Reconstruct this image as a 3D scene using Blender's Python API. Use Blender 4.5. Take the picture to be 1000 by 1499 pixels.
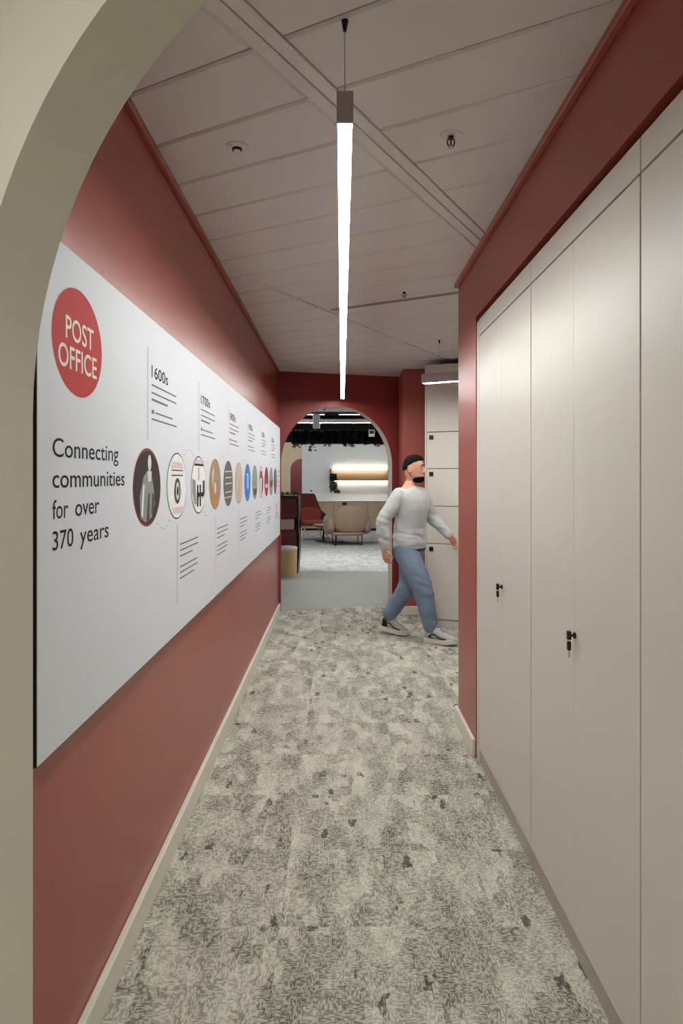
import bpy, bmesh, math, random
from mathutils import Vector, Matrix, noise
random.seed(7)
S = bpy.context.scene
COL = S.collection
for o in list(bpy.data.objects): bpy.data.objects.remove(o)

# ------------------------------------------------------------------ camera, world, exposure
F, VX, VY, HC = 1030.0, 496.0, 700.0, 1.53          # focal length and vanishing point in pixels of the 1000x1499 frame, eye height
cam = bpy.data.cameras.new('camera'); cam_ob = bpy.data.objects.new('camera', cam); COL.objects.link(cam_ob)
cam.sensor_fit = 'HORIZONTAL'; cam.sensor_width = 36.0; cam.lens = 36.0*F/1000.0
cam.shift_x = (500-VX)/1000.0; cam.shift_y = -(749.5-VY)/1000.0
cam.clip_start = 0.02; cam.clip_end = 80
cam_ob.location = (0, 0, HC); cam_ob.rotation_euler = (math.pi/2, 0, 0)
S.camera = cam_ob
w = bpy.data.worlds.new('world'); S.world = w; w.use_nodes = True
w.node_tree.nodes['Background'].inputs[0].default_value = (1, 0.97, 0.93, 1)
w.node_tree.nodes['Background'].inputs[1].default_value = 0.02
S.view_settings.view_transform = 'Standard'; S.view_settings.look = 'None'
S.view_settings.exposure = 0.0; S.view_settings.gamma = 1.0; S.view_settings.use_curve_mapping = False
BAR = 80.0            # luminance of the corridor's linear light
LOBBY_FILL = 66.0          # of the unseen fill pendants added in the lobby
LOUNGE = 150.0         # of the linear lights in the lounge

# ------------------------------------------------------------------ materials
def lin(c):
    return tuple(((x/255)/12.92 if x/255 <= 0.04045 else ((x/255+0.055)/1.055)**2.4) for x in c)
MATS = {}
def mat(name, rgb, rough=0.55, metal=0.0, var=0.0, vscale=6.0, bump=0.0, bscale=200.0, emit=0.0, ecol=None, spec=0.5, sheen=0.0, trans=0.0):
    if name in MATS: return MATS[name]
    m = bpy.data.materials.new(name); m.use_nodes = True; MATS[name] = m
    nt = m.node_tree; b = nt.nodes['Principled BSDF']
    c = lin(rgb)
    b.inputs['Roughness'].default_value = rough; b.inputs['Metallic'].default_value = metal
    b.inputs['Specular IOR Level'].default_value = spec
    b.inputs['Sheen Weight'].default_value = sheen
    b.inputs['Transmission Weight'].default_value = trans
    tc = nt.nodes.new('ShaderNodeTexCoord')
    n = nt.nodes.new('ShaderNodeTexNoise'); n.inputs['Scale'].default_value = vscale; n.inputs['Detail'].default_value = 4
    nt.links.new(tc.outputs['Object'], n.inputs['Vector'])
    r = nt.nodes.new('ShaderNodeValToRGB')
    r.color_ramp.elements[0].position = 0.3; r.color_ramp.elements[1].position = 0.7
    r.color_ramp.elements[0].color = tuple(x*(1-var) for x in c)+(1,)
    r.color_ramp.elements[1].color = tuple(min(1, x*(1+var)) for x in c)+(1,)
    nt.links.new(n.outputs['Fac'], r.inputs['Fac']); nt.links.new(r.outputs['Color'], b.inputs['Base Color'])
    if bump:
        n2 = nt.nodes.new('ShaderNodeTexNoise'); n2.inputs['Scale'].default_value = bscale; n2.inputs['Detail'].default_value = 3
        nt.links.new(tc.outputs['Object'], n2.inputs['Vector'])
        bp = nt.nodes.new('ShaderNodeBump'); bp.inputs['Strength'].default_value = bump; bp.inputs['Distance'].default_value = 0.002
        nt.links.new(n2.outputs['Fac'], bp.inputs['Height']); nt.links.new(bp.outputs['Normal'], b.inputs['Normal'])
    if emit:
        b.inputs['Emission Color'].default_value = (ecol or (1, 0.97, 0.92))+(1,)
        b.inputs['Emission Strength'].default_value = emit
    return m

M_RED = mat('red_wall_paint', (161, 76, 65), 0.34, spec=0.6, var=0.03, vscale=2.5, bump=0.05, bscale=350)
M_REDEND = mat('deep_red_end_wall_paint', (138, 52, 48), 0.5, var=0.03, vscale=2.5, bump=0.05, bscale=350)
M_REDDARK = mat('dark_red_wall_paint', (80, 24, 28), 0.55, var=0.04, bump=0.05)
M_CREAM = mat('cream_wall_paint', (216, 211, 196), 0.6, var=0.02, bump=0.05, bscale=350)
M_LOBBY = mat('lobby_wall_paint', (205, 203, 188), 0.7, var=0.02)
M_ARCHEDGE = mat('white_arch_lining_paint', (214, 209, 196), 0.55, var=0.02)
M_SKIRT = mat('grey_white_skirting_paint', (226, 222, 210), 0.45, var=0.02)
M_TILE = mat('ceiling_tile_metal_paint', (218, 212, 210), 0.5, var=0.015, vscale=3, bump=0.02, bscale=500)
M_TRIMC = mat('ceiling_runner_paint', (224, 218, 216), 0.5, var=0.015)
M_VOID = mat('ceiling_void_black', (16, 15, 15), 0.9)
M_LOCK = mat('warm_grey_locker_laminate', (216, 211, 203), 0.38, var=0.012, vscale=2, bump=0.02, bscale=400)
M_LOCKBODY = mat('locker_carcass_dark', (58, 55, 52), 0.6)
M_PLINTH = mat('locker_plinth_grey', (176, 168, 158), 0.5, var=0.02)
M_BLACK = mat('black_plastic', (14, 14, 15), 0.4, var=0.1)
M_BLACKMETAL = mat('black_metal', (20, 19, 19), 0.4, metal=0.3, var=0.1)
M_STEEL = mat('brushed_steel', (170, 168, 164), 0.35, metal=1.0, var=0.05)
M_ALU = mat('grey_anodised_housing', (176, 166, 162), 0.45, metal=0.0, var=0.03)
M_BOARD = mat('white_board_print', (226, 230, 238), 0.6, spec=0.25, var=0.006, vscale=1.5)
M_INK = mat('navy_print_ink', (28, 28, 46), 0.7, spec=0.2)
M_GREYINK = mat('grey_print_ink', (122, 120, 124), 0.7, spec=0.2)
M_PALEINK = mat('pale_grey_print_ink', (172, 172, 178), 0.7, spec=0.2)
M_LOGO = mat('post_red_print', (196, 58, 58), 0.65, spec=0.2)
M_WHITEINK = mat('white_print', (246, 238, 230), 0.7, spec=0.2)
M_GLOW = mat('linear_light_diffuser', (255, 255, 250), 0.5, emit=BAR, ecol=(0.985, 1.0, 0.955))
M_LOBBYFILL = mat('lobby_fill_diffuser', (255, 255, 250), 0.5, emit=LOBBY_FILL, ecol=(1.0, 0.985, 0.93))
M_GLOWR = mat('lounge_light_diffuser', (255, 255, 250), 0.5, emit=LOUNGE, ecol=(0.97, 1.0, 1.0))
M_WALLFILL = mat('dim_wall_fill_diffuser', (255, 255, 250), 0.5, emit=LOUNGE*0.28, ecol=(0.97, 1.0, 1.0))
M_LED = mat('warm_led_strip', (255, 240, 215), 0.5, emit=20.0, ecol=(1, 0.86, 0.66))

def carpet_material(name, light, mid, dark, contrast=1.0, fine=135.0, cell=0.0032):
    m = bpy.data.materials.new(name); m.use_nodes = True
    nt = m.node_tree; N = nt.nodes; L = nt.links; b = N['Principled BSDF']
    b.inputs['Roughness'].default_value = 0.95; b.inputs['Specular IOR Level'].default_value = 0.1
    geo = N.new('ShaderNodeNewGeometry'); oi = N.new('ShaderNodeObjectInfo')
    mul = N.new('ShaderNodeMath'); mul.operation = 'MULTIPLY'; mul.inputs[1].default_value = 37.0
    L.new(oi.outputs['Random'], mul.inputs[0])
    add = N.new('ShaderNodeVectorMath'); add.operation = 'ADD'
    snap = N.new('ShaderNodeVectorMath'); snap.operation = 'SNAP'; snap.inputs[1].default_value = (cell, cell*1.25, 10.0)     # the tuft grid
    L.new(geo.outputs['Position'], snap.inputs[0])
    L.new(snap.outputs[0], add.inputs[0]); L.new(mul.outputs[0], add.inputs[1])
    def mapping(sx, sy, src=add):
        mp = N.new('ShaderNodeMapping'); mp.inputs['Scale'].default_value = (sx, sy, 1)
        L.new(src.outputs[0], mp.inputs['Vector']); return mp
    def ramp(src, p0, p1, c0=0.0, c1=1.0):
        mr = N.new('ShaderNodeMapRange'); mr.inputs['From Min'].default_value = p0; mr.inputs['From Max'].default_value = p1
        mr.inputs['To Min'].default_value = c0; mr.inputs['To Max'].default_value = c1
        L.new(src, mr.inputs['Value']); return mr.outputs['Result']
    def mixc(fac, a, bb):
        mx = N.new('ShaderNodeMix'); mx.data_type = 'RGBA'
        if isinstance(fac, float): mx.inputs[0].default_value = fac
        else: L.new(fac, mx.inputs[0])
        for i, v in ((6, a), (7, bb)):
            if isinstance(v, tuple): mx.inputs[i].default_value = v+(1,)
            else: L.new(v, mx.inputs[i])
        return mx.outputs[2]
    def math2(op, a, bb):
        x = N.new('ShaderNodeMath'); x.operation = op
        for i, v in ((0, a), (1, bb)):
            if isinstance(v, float): x.inputs[i].default_value = v
            else: L.new(v, x.inputs[i])
        return x.outputs[0]
    # worn blotches stretched along the tile
    n1 = N.new('ShaderNodeTexNoise'); n1.inputs['Scale'].default_value = 5.0; n1.inputs['Detail'].default_value = 8; n1.inputs['Roughness'].default_value = 0.68
    L.new(mapping(2.0, 0.75).outputs[0], n1.inputs['Vector'])
    # rectangular patches
    v1 = N.new('ShaderNodeTexVoronoi'); v1.distance = 'CHEBYCHEV'; v1.inputs['Scale'].default_value = 9.0
    L.new(mapping(1.5, 0.6).outputs[0], v1.inputs['Vector'])
    sp = N.new('ShaderNodeSeparateColor'); L.new(v1.outputs['Color'], sp.inputs[0])
    # woven dashes, running across the tile in some patches and along it in others
    def dash(sx, sy):
        n = N.new('ShaderNodeTexNoise'); n.inputs['Scale'].default_value = fine; n.inputs['Detail'].default_value = 1.5; n.inputs['Roughness'].default_value = 0.6
        L.new(mapping(sx, sy).outputs[0], n.inputs['Vector']); return n.outputs['Fac']
    v2 = N.new('ShaderNodeTexVoronoi'); v2.distance = 'CHEBYCHEV'; v2.inputs['Scale'].default_value = 26.0
    L.new(mapping(1.2, 0.8).outputs[0], v2.inputs['Vector'])
    s2 = N.new('ShaderNodeSeparateColor'); L.new(v2.outputs['Color'], s2.inputs[0])
    sel = ramp(s2.outputs[0], 0.48, 0.52)
    mxf = N.new('ShaderNodeMix'); mxf.data_type = 'FLOAT'; L.new(sel, mxf.inputs[0]); L.new(dash(0.42, 1.35), mxf.inputs[2]); L.new(dash(1.5, 0.38), mxf.inputs[3])
    n2 = N.new('ShaderNodeTexNoise'); n2.inputs['Scale'].default_value = fine*0.4; n2.inputs['Detail'].default_value = 2
    L.new(mapping(1.3, 0.8).outputs[0], n2.inputs['Vector'])
    glyph = ramp(mxf.outputs[0], 0.44, 0.57)
    tone = ramp(n1.outputs['Fac'], 0.30, 0.70)
    patch = ramp(sp.outputs[0], 0.0, 1.0, -0.30, 0.30)
    tone2 = math2('ADD', tone, patch)
    base = mixc(tone2, lin(mid), lin(light))
    gl = math2('MULTIPLY', glyph, ramp(tone2, 0.0, 1.0, 0.92*contrast, 0.30*contrast))
    c1 = mixc(gl, base, lin(dark))
    # sparse dark accents
    v3 = N.new('ShaderNodeTexVoronoi'); v3.distance = 'CHEBYCHEV'; v3.inputs['Scale'].default_value = 22.0
    L.new(mapping(1.6, 0.6).outputs[0], v3.inputs['Vector'])
    s3 = N.new('ShaderNodeSeparateColor'); L.new(v3.outputs['Color'], s3.inputs[0])
    acc = math2('MULTIPLY', ramp(s3.outputs[1], 0.977, 0.985), ramp(n2.outputs['Fac'], 0.3, 0.5, 0.1, 0.8*contrast))
    c2 = mixc(acc, c1, tuple(x*0.45 for x in lin(dark)))
    L.new(c2, b.inputs['Base Color'])
    bp = N.new('ShaderNodeBump'); bp.inputs['Strength'].default_value = 0.5; bp.inputs['Distance'].default_value = 0.003
    L.new(glyph, bp.inputs['Height']); bp.invert = True
    L.new(bp.outputs['Normal'], b.inputs['Normal'])
    return m
M_CARPET = carpet_material('patterned_grey_carpet', (216, 214, 200), (174, 171, 158), (88, 86, 81))
M_CARPET2 = carpet_material('pale_lounge_carpet', (190, 190, 186), (164, 164, 160), (120, 120, 118), 0.5, 90.0)
M_VINYL = mat('pale_grey_vinyl_floor', (134, 135, 124), 0.5, var=0.04, vscale=9)

def wood(name, c, scale=(1, 1, 12), var=0.10, rough=0.5):
    m = bpy.data.materials.new(name); m.use_nodes = True; nt = m.node_tree; b = nt.nodes['Principled BSDF']
    tc = nt.nodes.new('ShaderNodeTexCoord'); mp = nt.nodes.new('ShaderNodeMapping'); mp.inputs['Scale'].default_value = scale
    n = nt.nodes.new('ShaderNodeTexNoise'); n.inputs['Scale'].default_value = 6; n.inputs['Detail'].default_value = 5
    r = nt.nodes.new('ShaderNodeValToRGB'); cc = lin(c)
    r.color_ramp.elements[0].position = .3; r.color_ramp.elements[1].position = .7
    r.color_ramp.elements[0].color = tuple(x*(1-var) for x in cc)+(1,); r.color_ramp.elements[1].color = tuple(min(1, x*(1+var)) for x in cc)+(1,)
    nt.links.new(tc.outputs['Object'], mp.inputs[0]); nt.links.new(mp.outputs[0], n.inputs['Vector']); nt.links.new(n.outputs['Fac'], r.inputs['Fac'])
    nt.links.new(r.outputs['Color'], b.inputs['Base Color']); b.inputs['Roughness'].default_value = rough
    return m
M_OAK = wood('pale_oak_veneer', (196, 172, 138), (10, 10, 1))
M_OAK2 = wood('oak_shelf', (206, 176, 140), (1, 10, 10))
M_PLY = wood('plywood_drum', (206, 180, 134), (8, 8, 1))

# ------------------------------------------------------------------ mesh helpers
def link(name, me, m=None, parent=None, smooth=False):
    o = bpy.data.objects.new(name, me); COL.objects.link(o)
    if m is not None:
        for x in (m if isinstance(m, (list, tuple)) else [m]): me.materials.append(x)
    if parent is not None: o.parent = parent
    if smooth:
        for p in me.polygons: p.use_smooth = True
    return o
def bm_obj(name, bm, m=None, parent=None, smooth=False):
    me = bpy.data.meshes.new(name); bmesh.ops.recalc_face_normals(bm, faces=bm.faces[:]); bm.to_mesh(me); bm.free()
    return link(name, me, m, parent, smooth)
def tag(o, label, cat, group=None, kind=None):
    o['label'] = label; o['category'] = cat
    if group: o['group'] = group
    if kind: o['kind'] = kind
    return o
def thing(name, label, cat, loc=(0, 0, 0), rz=0.0, group=None):
    o = bpy.data.objects.new(name, None); COL.objects.link(o); o.empty_display_size = 0.1
    o.location = loc; o.rotation_euler = (0, 0, rz)
    return tag(o, label, cat, group)
def struct(o, label, cat): return tag(o, label, cat, kind='structure')
def box(bm, a, b, bevel=0.0, seg=1, M=None):
    vs = [bm.verts.new((x, y, z)) for x in (a[0], b[0]) for y in (a[1], b[1]) for z in (a[2], b[2])]
    fs = [bm.faces.new([vs[i] for i in q]) for q in ((0, 1, 3, 2), (4, 6, 7, 5), (0, 4, 5, 1), (2, 3, 7, 6), (0, 2, 6, 4), (1, 5, 7, 3))]
    bmesh.ops.recalc_face_normals(bm, faces=fs)
    if bevel:
        es = list({e for f in fs for e in f.edges})
        r = bmesh.ops.bevel(bm, geom=es, offset=bevel, segments=seg, affect='EDGES', profile=0.5, clamp_overlap=True)
        vs = list({v for v in vs if v.is_valid} | {v for f in r['faces'] for v in f.verts})
    if M is not None:
        for v in vs: v.co = M @ v.co
    return vs
def boxo(name, a, b, m, parent=None, bevel=0.0, seg=1):
    bm = bmesh.new(); box(bm, a, b, bevel, seg); return bm_obj(name, bm, m, parent)
def loft(bm, rings, cap=True, closed=False):
    R = [[bm.verts.new(p) for p in r] for r in rings]; n = len(R[0])
    k = len(R)
    for i in range(k if closed else k-1):
        a, b = R[i], R[(i+1) % k]
        for j in range(n): bm.faces.new((a[j], a[(j+1) % n], b[(j+1) % n], b[j]))
    if cap and not closed:
        bm.faces.new(R[0][::-1]); bm.faces.new(R[-1])
    return R
def ring(c, a, b, ux=(1, 0, 0), uy=(0, 1, 0), n=20, p=2.0):
    c = Vector(c); ux = Vector(ux); uy = Vector(uy); out = []
    for i in range(n):
        t = 2*math.pi*i/n; ct, st = math.cos(t), math.sin(t)
        out.append(c+ux*a*math.copysign(abs(ct)**(2/p), ct)+uy*b*math.copysign(abs(st)**(2/p), st))
    return out
def cyl(bm, c0, c1, r0, r1=None, n=16):
    c0 = Vector(c0); c1 = Vector(c1); d = (c1-c0).normalized()
    u = d.orthogonal().normalized(); v = d.cross(u)
    loft(bm, [ring(c0, r0, r0, u, v, n), ring(c1, r0 if r1 is None else r1, r0 if r1 is None else r1, u, v, n)])
def tube(bm, pts, radii, n=10, round_ends=False):
    P = [Vector(p) for p in pts]
    if not hasattr(radii, '__len__'): radii = [radii]*len(P)
    tang = []
    for i in range(len(P)):
        tang.append((P[min(i+1, len(P)-1)]-P[max(i-1, 0)]).normalized())
    u = tang[0].orthogonal().normalized(); rings = []
    for i, (p, t) in enumerate(zip(P, tang)):
        u = (u-t*u.dot(t)).normalized(); v = t.cross(u)
        if i == 0 and round_ends:
            for q in (80, 55, 28): rings.append(ring(p-t*radii[0]*math.sin(math.radians(q)), radii[0]*math.cos(math.radians(q)), radii[0]*math.cos(math.radians(q)), u, v, n))
        rings.append(ring(p, radii[i], radii[i], u, v, n))
        if i == len(P)-1 and round_ends:
            for q in (28, 55, 80): rings.append(ring(p+t*radii[i]*math.sin(math.radians(q)), radii[i]*math.cos(math.radians(q)), radii[i]*math.cos(math.radians(q)), u, v, n))
    loft(bm, rings)
def pillow(bm, c, s, p=3.0, nu=28, nv=14, M=None):
    """superellipsoid cushion of half sizes s"""
    rings = []
    for i in range(1, nv):
        a = -math.pi/2+math.pi*i/nv
        ca, sa = math.cos(a), math.sin(a)
        k = abs(ca)**(2/p); z = math.copysign(abs(sa)**(2/p), sa)*s[2]
        rings.append([q+Vector((0, 0, z)) for q in ring((0, 0, 0), s[0]*k, s[1]*k, n=nu, p=p)])
    for r in rings:
        for q in range(len(r)):
            v = r[q]
            if M is not None: v = M @ v
            r[q] = v+Vector(c)
    loft(bm, rings)
def smooth_path(pts, sub=6):
    P = [Vector(p) for p in pts]; P = [P[0]*2-P[1]]+P+[P[-1]*2-P[-2]]; out = []
    for i in range(1, len(P)-2):
        for k in range(sub):
            t = k/sub; a, b, c, d = P[i-1], P[i], P[i+1], P[i+2]
            out.append(0.5*((2*b)+(c-a)*t+(2*a-5*b+4*c-d)*t*t+(3*b-a-3*c+d)*t**3))
    out.append(P[-2]); return out
def flat(name, pts, m, parent, T=None):
    """a flat printed outline: pts are (along, up) pairs, T maps them to 3-D"""
    me = bpy.data.meshes.new(name)
    me.from_pydata([T(*p) for p in pts], [], [list(range(len(pts)))])
    return link(name, me, m, parent)
def arch_wall(name, p0, th, s0, s1, H, sl, sr, zs, t, mats, n=40):
    """wall from p0 along angle th; round-headed opening from sl to sr springing at zs; t goes to the left of the direction. mats: face, reveal"""
    d = Vector((math.cos(th), math.sin(th), 0)); nn = Vector((-math.sin(th), math.cos(th), 0)); P = Vector((p0[0], p0[1], 0))
    R = (sr-sl)/2; c = (sl+sr)/2
    arc = [(c-R*math.cos(math.pi*i/n), zs+R*math.sin(math.pi*i/n)) for i in range(n+1)]
    hole = [(sl, 0)]+arc+[(sr, 0)]
    poly = [(s0, 0)]+hole+[(s1, 0), (s1, H), (s0, H)]
    bm = bmesh.new()
    A = [bm.verts.new(P+d*s+Vector((0, 0, z))) for s, z in poly]
    B = [bm.verts.new(P+d*s+nn*t+Vector((0, 0, z))) for s, z in poly]
    k = len(poly); nh = len(hole)
    # faces in quads: piers and spandrels as strips up to the wall head
    def strip(V, flip):
        top = {}
        def vt(s):
            if s not in top: top[s] = bm.verts.new(P+d*s+(nn*t if flip else Vector())+Vector((0, 0, H)))
            return top[s]
        idx = list(range(1, nh+1))
        hv = [(poly[i], V[i]) for i in idx][1:-1]
        for (pa, va), (pb, vb) in zip(hv[:-1], hv[1:]): bm.faces.new((va, vb, vt(pb[0]), vt(pa[0])))
        bm.faces.new((V[0], V[1], V[2], vt(sl), V[-1])); bm.faces.new((V[nh+1], V[nh+2], vt(sr), V[nh-1], V[nh]))
    strip(A, False); strip(B, True)
    rev = []
    for i in range(k):
        j = (i+1) % k
        f = bm.faces.new((A[i], A[j], B[j], B[i]))
        if 1 <= i < nh: rev.append(f)
    for f in rev: f.material_index = 1
    bmesh.ops.remove_doubles(bm, verts=bm.verts[:], dist=1e-5)
    o = bm_obj(name, bm, mats)
    return o
def clip_poly(poly, a, b, c):
    """keep a*x+b*y<=c"""
    out = []
    for i in range(len(poly)):
        p, q = poly[i], poly[(i+1) % len(poly)]
        fp, fq = a*p[0]+b*p[1]-c, a*q[0]+b*q[1]-c
        if fp <= 0: out.append(p)
        if (fp < 0 < fq) or (fq < 0 < fp):
            t = fp/(fp-fq); out.append((p[0]+(q[0]-p[0])*t, p[1]+(q[1]-p[1])*t))
    return out

# ------------------------------------------------------------------ the place: dimensions
CEIL = 2.75
XL, XR = -0.688, 0.755
TH_N = math.radians(-30.0); ARCH_P = (-0.5, 1.15); ARCH_R = 0.60; ARCH_Z = 1.63; ARCH_T = 0.11
TH_E = math.radians(18.0); END_P = (XL, 8.03); END_T = 0.13
eu = (math.cos(TH_E), math.sin(TH_E)); en = (-math.sin(TH_E), math.cos(TH_E))
END_C = en[0]*END_P[0]+en[1]*END_P[1]

# floor: slab, then carpet tiles as far as the end wall
fl = struct(boxo('floor', (-6, -4, -0.12), (6, 23.2, -0.005), M_CARPET), 'grey patterned carpet floor running down the corridor', 'floor')
tile_n = 0
for ix in range(-2, 6):
    for iy in range(-1, 19):
        x0, y0 = -0.70+0.5*ix, 0.5*iy-0.1
        if ix < 0 and y0 > 1.5: continue
        if ix > 2 and y0 < 4.2: continue
        poly = clip_poly([(x0, y0), (x0+.5, y0), (x0+.5, y0+.5), (x0, y0+.5)], en[0], en[1], END_C+0.06)
        if len(poly) < 3: continue
        cx = sum(p[0] for p in poly)/len(poly); cy = sum(p[1] for p in poly)/len(poly)
        bm = bmesh.new()
        top = [bm.verts.new((p[0]-cx, p[1]-cy, 0.0)) for p in poly]; bot = [bm.verts.new((p[0]-cx, p[1]-cy, -0.005)) for p in poly]
        bm.faces.new(top); bm.faces.new(bot[::-1])
        for i in range(len(poly)): bm.faces.new((top[i-1], bot[i-1], bot[i], top[i]))
        t = bm_obj('carpet_tile', bm, M_CARPET, fl); t.location = (cx, cy, 0)

# lounge floor finishes
bm = bmesh.new()
q = [(END_P[0]-4*eu[0]+en[0]*.06, END_P[1]-4*eu[1]+en[1]*.06), (END_P[0]+5.4*eu[0]+en[0]*.06, END_P[1]+5.4*eu[1]+en[1]*.06), (5, 11.7), (-4.5, 11.4)]
f = bm.faces.new([bm.verts.new((x, y, -0.001)) for x, y in q])
r = bmesh.ops.extrude_face_region(bm, geom=[f]); [setattr(v, 'co', v.co+Vector((0, 0, -0.004))) for v in r['geom'] if isinstance(v, bmesh.types.BMVert)]
v_o = bm_obj('vinyl_strip', bm, M_VINYL, fl)
bm = bmesh.new(); q = [(-4.5, 11.4), (5, 11.7), (5, 23), (-4.5, 23)]
f = bm.faces.new([bm.verts.new((x, y, 0.0)) for x, y in q])
r = bmesh.ops.extrude_face_region(bm, geom=[f]); [setattr(v, 'co', v.co+Vector((0, 0, -0.005))) for v in r['geom'] if isinstance(v, bmesh.types.BMVert)]
bm_obj('lounge_carpet', bm, M_CARPET2, fl)

# near arch wall, corridor walls, end wall
near = arch_wall('wall_front', ARCH_P, TH_N, -2.2, 3.4, CEIL, 0.0, 2*ARCH_R, ARCH_Z, -ARCH_T, [M_CREAM, M_CREAM])
struct(near, 'cream wall with a round arched opening onto the red corridor', 'wall')
bm = bmesh.new(); box(bm, (XL-0.15, 1.28, 0), (XL, 8.05, CEIL)); wl = bm_obj('wall_left', bm, M_RED)
struct(wl, 'red painted wall carrying the long white timeline board', 'wall')
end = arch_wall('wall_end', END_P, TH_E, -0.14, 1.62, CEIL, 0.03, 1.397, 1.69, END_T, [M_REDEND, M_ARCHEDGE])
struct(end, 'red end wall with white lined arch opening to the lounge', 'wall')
# the lounge's own front wall carries on left and right of the corridor end
for nm, s0, s1, lab in (('wall_lounge_left', -5.0, -0.14, 'red wall at lounge side, continuing past the corridor wall'), ('wall_lounge_right', 1.62, 5.2, 'red wall at lounge side behind the tall grey lockers')):
    bm = bmesh.new(); P0 = Vector((END_P[0], END_P[1], 0)); d = Vector(eu+(0,)); nn = Vector(en+(0,))
    ring4 = [P0+d*s0, P0+d*s1, P0+d*s1+nn*END_T, P0+d*s0+nn*END_T]
    loft(bm, [ring4, [p+Vector((0, 0, 3.4)) for p in ring4]]); struct(bm_obj(nm, bm, M_RED), lab, 'wall')
bm = bmesh.new(); P0 = Vector((END_P[0], END_P[1], 0)); d = Vector(eu+(0,)); nn = Vector(en+(0,))
ring4 = [P0-d*0.14, P0+d*1.62, P0+d*1.62+nn*END_T, P0-d*0.14+nn*END_T]
loft(bm, [[p+Vector((0, 0, CEIL)) for p in ring4], [p+Vector((0, 0, 3.4)) for p in ring4]]); struct(bm_obj('wall_end_upper', bm, M_RED), 'upper band of the end wall above the ceiling line', 'wall')
# red pier at the far right, before the end wall
bm = bmesh.new(); box(bm, (0.718, 7.87, 0), (1.55, 8.42, CEIL)); struct(bm_obj('wall_pier', bm, M_RED), 'red pier between the arch and the tall grey lockers', 'wall')
# right side: pier and bulkhead around the locker run
bm = bmesh.new(); box(bm, (XR-0.005, 3.85, 0), (1.50, 4.41, CEIL)); struct(bm_obj('wall_right', bm, M_RED), 'red pier ending the run of tall locker doors', 'wall')
bm = bmesh.new(); box(bm, (XR-0.005, 0.46, 2.412), (1.50, 3.85, CEIL)); struct(bm_obj('wall_bulkhead', bm, M_RED), 'red bulkhead above the run of tall locker doors', 'wall')
# outer shells: lobby behind the camera, alcove at the right
def shell(nm, a, b, m, lab): struct(boxo(nm, a, b, m), lab, 'wall')
shell('wall_lobby_back', (-2.6, -3.6, 0), (2.9, -3.5, CEIL), M_LOBBY, 'cream back wall of the lobby facing the arch')
shell('wall_lobby_left', (-2.6, -3.5, 0), (-2.5, 2.5, CEIL), M_LOBBY, 'cream side wall of the lobby beside the arch')
shell('wall_lobby_right', (2.8, -3.5, 0), (2.9, 0.2, CEIL), M_LOBBY, 'cream side wall of the lobby opposite')
shell('wall_alcove_right', (3.6, 4.3, 0), (3.7, 9.6, CEIL), M_RED, 'red side wall of the locker alcove')
shell('wall_alcove_near', (1.50, 4.28, 0), (3.6, 4.41, CEIL), M_RED, 'red wall of the locker alcove behind the locker run')

# ceiling: black void slab, metal tiles on a grid turned to the corridor, runners
ce = struct(boxo('ceiling', (-2.8, -3.6, CEIL+0.03), (3.8, 8.0, CEIL+0.10), M_VOID), 'metal tile ceiling of long grey panels laid on the diagonal', 'ceiling')
TU = math.radians(-29.6); cu = Vector((math.cos(TU), math.sin(TU))); cv = Vector((-math.sin(TU), math.cos(TU)))
def uv(u, v): p = cu*u+cv*v; return (p.x, p.y)
def ceiling_piece(name, u0, u1, v0, v1, m, inset=0.009, drop=0.007):
    poly = [uv(u0, v0), uv(u1, v0), uv(u1, v1), uv(u0, v1)]
    if all(p[0] < -0.85 for p in poly) or all(p[0] > 3.5 for p in poly) or all(p[1] < -0.6 for p in poly): return
    if all(p[0] > 1.5 for p in poly) and all(p[1] < 4.3 for p in poly): return
    if all(p[0] < XL for p in poly): return
    poly = clip_poly(poly, en[0], en[1], END_C-0.002)
    if len(poly) < 3: return
    cx = sum(p[0] for p in poly)/len(poly); cy = sum(p[1] for p in poly)/len(poly)
    c = Vector((cx, cy))
    P = [Vector(p)-c for p in poly]
    # inset polygon (move every edge inwards)
    n = len(P); I = []
    area = sum(P[i].x*P[(i+1) % n].y-P[(i+1) % n].x*P[i].y for i in range(n))
    if abs(area) < 0.004: return
    sg = 1 if area > 0 else -1
    for i in range(n):
        a, b2, c2 = P[i-1], P[i], P[(i+1) % n]
        e1 = (b2-a).normalized(); e2 = (c2-b2).normalized()
        n1 = Vector((-e1.y, e1.x))*sg; n2 = Vector((-e2.y, e2.x))*sg
        k = n1+n2; k = k/max(0.3, k.dot(n1)); I.append(b2+k*inset)
    bm = bmesh.new()
    lo = [bm.verts.new((p.x, p.y, 0)) for p in I]; mi = [bm.verts.new((p.x, p.y, drop)) for p in P]; hi = [bm.verts.new((p.x, p.y, 0.026)) for p in P]
    bm.faces.new(lo)
    for i in range(n):
        j = (i+1) % n
        bm.faces.new((lo[i], lo[j], mi[j], mi[i])); bm.faces.new((mi[i], mi[j], hi[j], hi[i]))
    bm.faces.new(hi[::-1])
    o = bm_obj(name, bm, m, ce); o.location = (cx, cy, CEIL)
    return o
PITCH = 0.2985; V0 = 1.622-PITCH*10; G = 0.003
for k in range(0, 32):
    v0, v1 = V0+PITCH*k+G, V0+PITCH*(k+1)-G
    for (a, b) in ((-5.545, -4.080), (-4.070, -2.618), (-2.606, -1.205), (-1.098, 0.36), (0.37, 1.83), (1.84, 3.3)):
        ceiling_piece('ceiling_tile', a, b, v0, v1, M_TILE)
for (a, b) in ((-1.202, -1.154), (-1.148, -1.101)):
    ceiling_piece('ceiling_runner', a, b, V0, V0+PITCH*32, M_TRIMC, 0.004, 0.002)
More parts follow.
